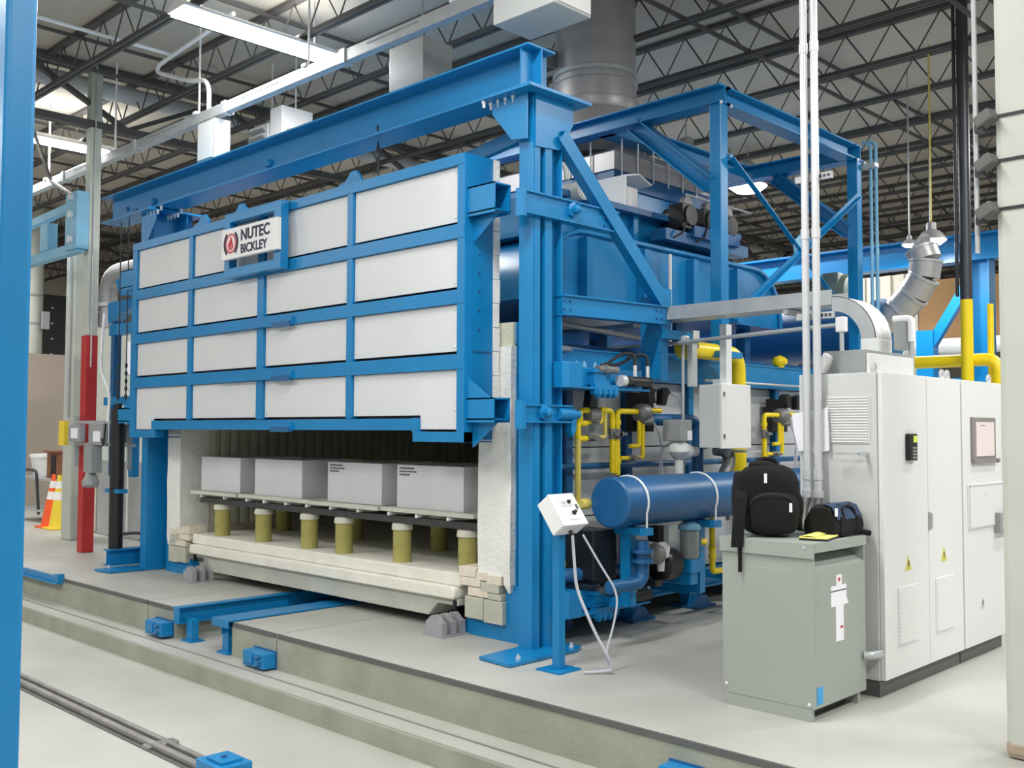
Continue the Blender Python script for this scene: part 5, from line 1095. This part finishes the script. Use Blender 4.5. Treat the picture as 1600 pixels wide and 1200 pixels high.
# ================================================================== BACKGROUND, RIGHT
t = thing('main_air_pipe', 'huge dark blue pipe lying behind the cable tray', 'pipe', (-6.5, 12, 2.95))
MB().cyl((-11.5, 12.1, 2.95), (-5.45, 12.1, 2.95), 0.345, 32).build('pipe_body', DBLUE, t, True)
MB().lathe((-5.45, 12.1, 2.98), (1, 0, 0.2), [(0.36, -0.02), (0.38, 0), (0.38, 0.1), (0.2, 0.14)], 24).build('end_flange', DBLUE, t, True)
for x in (-10.5, -8.0, -6.1): MB().box(x - 0.1, x + 0.1, 11.95, 12.25, 0.0, 2.65).build('pipe_leg', DBLUE, t)
t = thing('silver_duct', 'silver segmented duct elbow rising from the dark blue pipe', 'duct', (-5.1, 12, 3.4))
D0 = [(-5.42, 12.1, 3.05), (-5.22, 12.1, 3.22), (-5.06, 12.1, 3.38), (-4.93, 12.1, 3.58), (-4.90, 12.1, 3.78), (-4.95, 12.1, 3.92), (-4.97, 12.1, 3.93)]
for a, b in zip(D0[:-1], D0[1:]):
    a, b = Vector(a), Vector(b); MB().cyl(a, b + (b - a) * 0.06, 0.185, 20).build('duct_segment', STAIN, t, True)
    MB().ring([b - (b - a).normalized() * 0.015, b + (b - a).normalized() * 0.015], 0.195, 20).build('duct_seam', STEEL, t, True)
t = thing('gas_riser', 'tall dark pipe painted yellow below, rising behind the cabinets', 'pipe', (-4.4, 12, 0))
MB().cyl((-4.40, 12.0, 0.0), (-4.40, 12.0, 3.255), 0.068, 16).build('yellow_pipe', YEL, t, True)
MB().cyl((-4.40, 12.0, 3.255), (-4.40, 12.0, 6.94), 0.066, 16).build('dark_pipe', STEELD, t, True)
MB().cyl((-4.5, 12.0, 3.3), (-4.5, 12.0, 6.94), 0.02, 10).build('side_conduit', STEELD, t, True)
t = thing('gas_header', 'level yellow gas pipe with end elbow behind the cabinets', 'pipe', (-4.8, 12.1, 2.56))
pipe([(-5.25, 12.13, 2.56), (-4.10, 12.13, 2.56), (-4.10, 12.13, 1.2)], 0.075, 'header_pipe', YEL, t, 0.16, 16)
t = thing('vent_pipe', 'thin yellow pipe standing right of the thick yellow riser', 'pipe', (-4.2, 12.3, 0))
MB().cyl((-4.24, 12.3, 0.0), (-4.24, 12.3, 3.22), 0.035, 12).build('vent', YEL, t, True)
t = thing('drop_conduits', 'pair of pale blue pipes hanging beside the roof frame corner', 'pipe', (-5.34, 11.66, 0))
for x in (-5.37, -5.305): pipe([(x, 11.66, 0.0), (x, 11.66, 5.2), (x - 0.1, 11.66, 5.24)], 0.021, 'pipe_body', LBLUE, t, 0.05, 8)
for z in (2.9, 4.9): MB().box(-5.44, -5.28, 11.575, 11.68, z, z + 0.05).build('pipe_clamp', STEEL, t)
t = thing('blower_motor', 'dull green blower motor above the dark blue pipe', 'motor', (-6.2, 12.5, 3.3))
MB().lathe((-6.55, 12.5, 3.56), (1, 0, 0), [(0.12, 0), (0.22, 0.05), (0.24, 0.4), (0.2, 0.5), (0.1, 0.52)], 18).build('motor_body', GREEN, t, True)
MB().box(-6.5, -6.0, 12.35, 12.65, 3.285, 3.36).build('motor_foot', DGREY, t)
MB().box(-6.35, -6.12, 12.28, 12.45, 3.58, 3.8).build('terminal_box', GREEN, t, bevel=0.02)
t = thing('crane_runway', 'long blue crane runway beam far back behind the kiln', 'beam', (-9, 15, 4.3))
m = MB(); m.ibeam((-16, 15.0, 4.37), (-3.5, 15.0, 4.37), 0.38, 0.3); m.build('runway_beam', BLUE, t)
m = MB(); m.box(-16, -3.5, 14.98, 15.02, 4.56, 4.60); m.build('runway_rail', DBLUE, t)
for x in (-5.28, -15.0):
    m = MB(); m.ibeam((x, 15.0, 0), (x, 15.0, 4.18), 0.28, 0.25, 0.012, 0.016, (1, 0, 0)); m.build('runway_column', BLUE, t)
m = MB(); m.bar((-5.45, 15.0, 3.9), (-6.2, 15.0, 2.7), 0.12, 0.14); m.build('runway_brace', BLUE, t)
m = MB(); m.box(-6.2, -5.95, 14.9, 15.1, 0, 3.22); m.build('brace_post', BLUE, t)
MB().box(-6.2, -3.9, 14.95, 15.05, 2.3, 2.5).build('tie_beam', BLUE, t)
o = MB().box(-7.1, -5.3, 17.2, 17.26, 3.1, 4.3).build('brown_board', BROWN); tag(o, 'large brown board hanging below the crane runway beam', 'board', kind='thing')
MB().cyl((-6.9, 17.23, 4.3), (-6.9, 17.23, 6.94), 0.01, 6).build('board_hanger', STEEL, o); MB().cyl((-5.5, 17.23, 4.3), (-5.5, 17.23, 6.94), 0.01, 6).build('board_hanger', STEEL, o)
wl = B(-8.6, -6.9, 17.5, 17.6, 0.0, 4.5).build('wall_partition', CREAM); struct(wl)
for k in range(7): MB().box(-8.55 + 0.24 * k, -8.43 + 0.24 * k, 17.47, 17.5, 0.0, 4.5).build('panel_rib', CREAM, wl)
o = MB().cyl((-7.0, 16.5, 3.1), (-5.0, 16.5, 3.1), 0.13, 16).build('white_roll', WHITE, None, True); tag(o, 'white roll lying level behind the yellow riser', 'roll', kind='thing')
MB().box(-6.6, -6.5, 16.45, 16.55, 0, 2.97).build('roll_stand', STEELD, o); MB().box(-5.4, -5.3, 16.45, 16.55, 0, 2.97).build('roll_stand', STEELD, o)
t = thing('wood_crate', 'tan wooden crate stack glimpsed behind the arched kiln casing', 'crate', (-10.2, 17, 0))
MB().box(-10.9, -9.6, 16.6, 17.6, 0.0, 3.7).build('crate_body', mat('tan_wood', (196, 170, 132), 0.7, 0, 0.1, 4), t)
for k in range(8): MB().box(-10.92, -9.58, 16.57, 16.6, 0.15 + 0.45 * k, 0.5 + 0.45 * k).build('slat', WOODB if k % 3 == 0 else MATS['tan_wood'], t)

# ================================================================== BACKGROUND, LEFT
struct(B(-23.75, -23.55, 5.5, 14, 0, 3.42).build('wall_far_left', TAN))
struct(B(-34.2, -34, 8, 20, 0, 7.0).build('wall_deep_left', CREAM))
dk = B(-28.2, -28.0, 9.2, 12.8, 3.0, 5.35).build('dark_opening_panel', DARKV); tag(dk, 'dark panel standing in for an opening behind the far round column', 'curtain', kind='thing')  # stands in for a dark opening; pale specks paint in its lights
m = MB()
for a in range(5):
    for b in range(5): m.box(-27.998, -27.99, 9.5 + 0.62 * a, 9.55 + 0.62 * a, 3.3 + 0.42 * b, 3.34 + 0.42 * b)
m.build('painted_lights', PAPER, dk)['kind'] = 'stuff'
for y in (9.3, 12.7): MB().cyl((-28.1, y, 5.35), (-28.1, y, 6.94), 0.02, 6).build('hanger', STEEL, dk)
pc_ = B(-21.2, -21.0, 8.95, 11.2, 0, 3.9).build('wall_cream_partition', WCOL); struct(pc_)
t = thing('safety_poster', 'white poster with an orange corner on the pale partition', 'poster', (-20.99, 9.9, 3.2))
MB().box(-21.0, -20.985, 9.62, 10.25, 2.9, 3.6).build('sheet', PAPER, t); MB().box(-20.985, -20.98, 9.98, 10.24, 3.1, 3.5).build('orange_corner', ORANGE, t)
for (x0, x1, z1, lab, mm) in ((-17.7, -16.75, 1.2, 'pale sheet panel standing behind the red column', CREAM), (-16.7, -15.1, 1.21, 'shiny sheet metal panel standing behind the black cylinder', STEEL)):
    t = thing('sheet_panel', lab, 'panel', ((x0 + x1) / 2, 7.25, 0), None)
    MB().box(x0, x1, 7.22, 7.25, 0.03, z1).build('sheet', mm, t)
    MB().box(x0, x1, 7.18, 7.30, 0.0, 0.03).build('foot_rail', GREY, t); MB().box(x0, x0 + 0.04, 7.25, 7.29, 0.03, z1).build('edge', GREY, t)
MB().box(-15.62, -15.56, 7.212, 7.22, 0.1, 1.2).build('fold_strip', WHITE, t)
t = thing('dark_bin', 'black bin in the shade left of the kiln doorway', 'bin', (-14.6, 7.4, 0))
MB().box(-15.0, -14.5, 7.4, 7.9, 0.0, 0.75).build('bin_body', BLACK, t, bevel=0.02); MB().box(-15.02, -14.48, 7.38, 7.92, 0.75, 0.78).build('bin_rim', BLACK, t)
# electrical strut rack on the red column
t = thing('switch_rack', 'grey switch boxes on steel struts fixed to the red column', 'rack', (-13.9, 5.75, 1.5))
for z in (1.82, 1.52): MB().box(-14.72, -12.4, 5.80, 5.84, z - 0.02, z + 0.02).build('strut', STEEL, t)
MB().box(-14.60, -14.42, 5.74, 5.80, 1.50, 1.84).build('yellow_end', CONEY, t)
for x0, x1, z0, z1 in ((-14.22, -13.84, 1.55, 1.79), (-13.56, -13.12, 1.51, 1.80), (-12.78, -12.42, 1.55, 1.79)):
    b_ = MB().box(x0, x1, 5.72, 5.80, z0, z1).build('switch_box', GREY, t, bevel=0.01)
    MB().box(x1 - 0.28, x1 - 0.06, 5.715, 5.72, z0 + 0.05, z0 + 0.19).build('white_label', PAPER, b_)
m = MB(); m.box(-13.55, -13.3, 5.66, 5.80, 1.15, 1.5); m.lathe((-13.45, 5.72, 1.16), (0.2, -0.1, -1), [(0.06, 0), (0.07, 0.05), (0.11, 0.14), (0.1, 0.2)], 14); m.build('plug_connector', GREY, t, True)
pipe([(-13.55, 5.9, 3.3), (-13.55, 5.86, 2.55), (-13.1, 5.8, 2.2), (-13.05, 5.76, 1.82)], 0.02, 'white_conduit', WHITE, t, 0.15, 8)
pipe([(-13.1, 5.7, 1.6), (-12.95, 5.66, 1.5), (-12.93, 5.68, 1.8)], 0.012, 'cable', HOSE, t, 0.05, 6)
for x in (-14.3, -12.65): MB().box(x - 0.02, x + 0.02, 5.84, 5.9, 1.2, 1.9).build('rack_leg', STEEL, t)
# jib crane
t = thing('jib_crane', 'pale blue jib with two rails reaching out from the white column', 'crane', (-14.4, 6, 4.5))
m = MB(); m.box(-18.5, -14.25, 5.80, 5.92, 4.22, 4.36); m.build('lower_rail', LBLUE, t)
m = MB(); m.bar((-18.5, 5.86, 4.80), (-14.55, 5.86, 4.92), 0.10, 0.11); m.build('upper_rail', LBLUE, t)
MB().box(-14.6, -14.2, 5.76, 5.94, 4.26, 5.08).build('hinge_post', LBLUE, t, bevel=0.01)
for z in (4.40, 4.75, 5.0): MB().lathe((-14.36, 5.76, z), (0, -1, 0), [(0.05, 0), (0.05, 0.05)], 10).build('hinge_bolt', CHROME, t)
MB().box(-15.6, -15.3, 5.78, 5.94, 4.36, 4.78).build('trolley', LBLUE, t, bevel=0.02)
pipe([(-14.6, 5.86, 5.08), (-15.4, 5.86, 5.42), (-16.6, 5.86, 6.9)], 0.03, 'stay_cable', DGREY, t, 0.1, 6)
# cart, bucket, crate, cones
t = thing('steel_cart', 'steel service cart standing at the far tan wall', 'cart', (-19.8, 7.4, 0))
for z in (0.2, 0.78): MB().box(-20.4, -18.6, 7.25, 8.0, z, z + 0.04).build('shelf', STEEL, t)
for x in (-20.35, -18.65):
    for y in (7.3, 7.95): MB().cyl((x, y, 0.1), (x, y, 0.84), 0.022, 8).build('corner_post', STEELD, t); MB().cyl((x - 0.03, y, 0.06), (x + 0.03, y, 0.06), 0.06, 12).build('caster', BLACK, t, True)
pipe([(-19.35, 7.28, 0.15), (-19.35, 7.22, 0.96), (-20.3, 7.22, 0.96), (-20.3, 7.28, 0.15)], 0.028, 'push_handle', STEELD, t, 0.1, 8)
t = thing('white_bucket', 'white plastic bucket standing on the steel cart', 'bucket', (-19.8, 7.6, 0.82))
MB().lathe((-19.75, 7.6, 0.822), (0, 0, 1), [(0.26, 0), (0.32, 0.36), (0.34, 0.37), (0.34, 0.43), (0.3, 0.43)], 20).build('bucket_body', WHITE, t, True)
MB().ring([(-19.75 + 0.35 * math.cos(a), 7.55, 1.15 - 0.2 * math.sin(a)) for a in [math.pi * k / 10 for k in range(11)]], 0.008, 6).build('bail', STEEL, t)
t = thing('wooden_box', 'brown wooden box with dark slot standing on the steel cart', 'box', (-18.9, 7.6, 0.82))
MB().box(-19.2, -18.62, 7.35, 7.9, 0.822, 1.30).build('box_body', WOODB, t); MB().box(-19.0, -18.78, 7.34, 7.36, 0.83, 1.25).build('slot', BLACK, t); MB().box(-19.25, -18.6, 7.3, 7.95, 1.30, 1.33).build('box_lid', WOODB, t)
def cone(x, y, m1, label, lean=0.0):
    t = thing('traffic_cone', label, 'cone', (x, y, 0), 'traffic cones beside the cart')
    MB().box(x - 0.2, x + 0.2, y - 0.2, y + 0.2, 0.0, 0.035).build('base', m1, t, bevel=0.01)
    def seg(z0, z1, m_, n):
        r = lambda z: 0.165 - 0.135 * z / 0.92
        MB().cyl((x + lean * z0, y, z0), (x + lean * z1, y, z1), r(z0), 18, r(z1)).build(n, m_, t, True)
    seg(0.035, 0.5, m1, 'lower_cone'); seg(0.5, 0.64, WHITE, 'white_band'); seg(0.64, 0.7, m1, 'mid_cone'); seg(0.7, 0.82, WHITE, 'white_band'); seg(0.82, 0.93, m1, 'tip')
cone(-18.28, 7.08, ORANGE, 'orange traffic cone leaning nearest the steel cart', 0.12)
cone(-17.87, 7.06, CONEY, 'yellow traffic cone between the two orange ones')
cone(-17.92, 7.5, ORANGE, 'orange traffic cone behind the yellow cone')
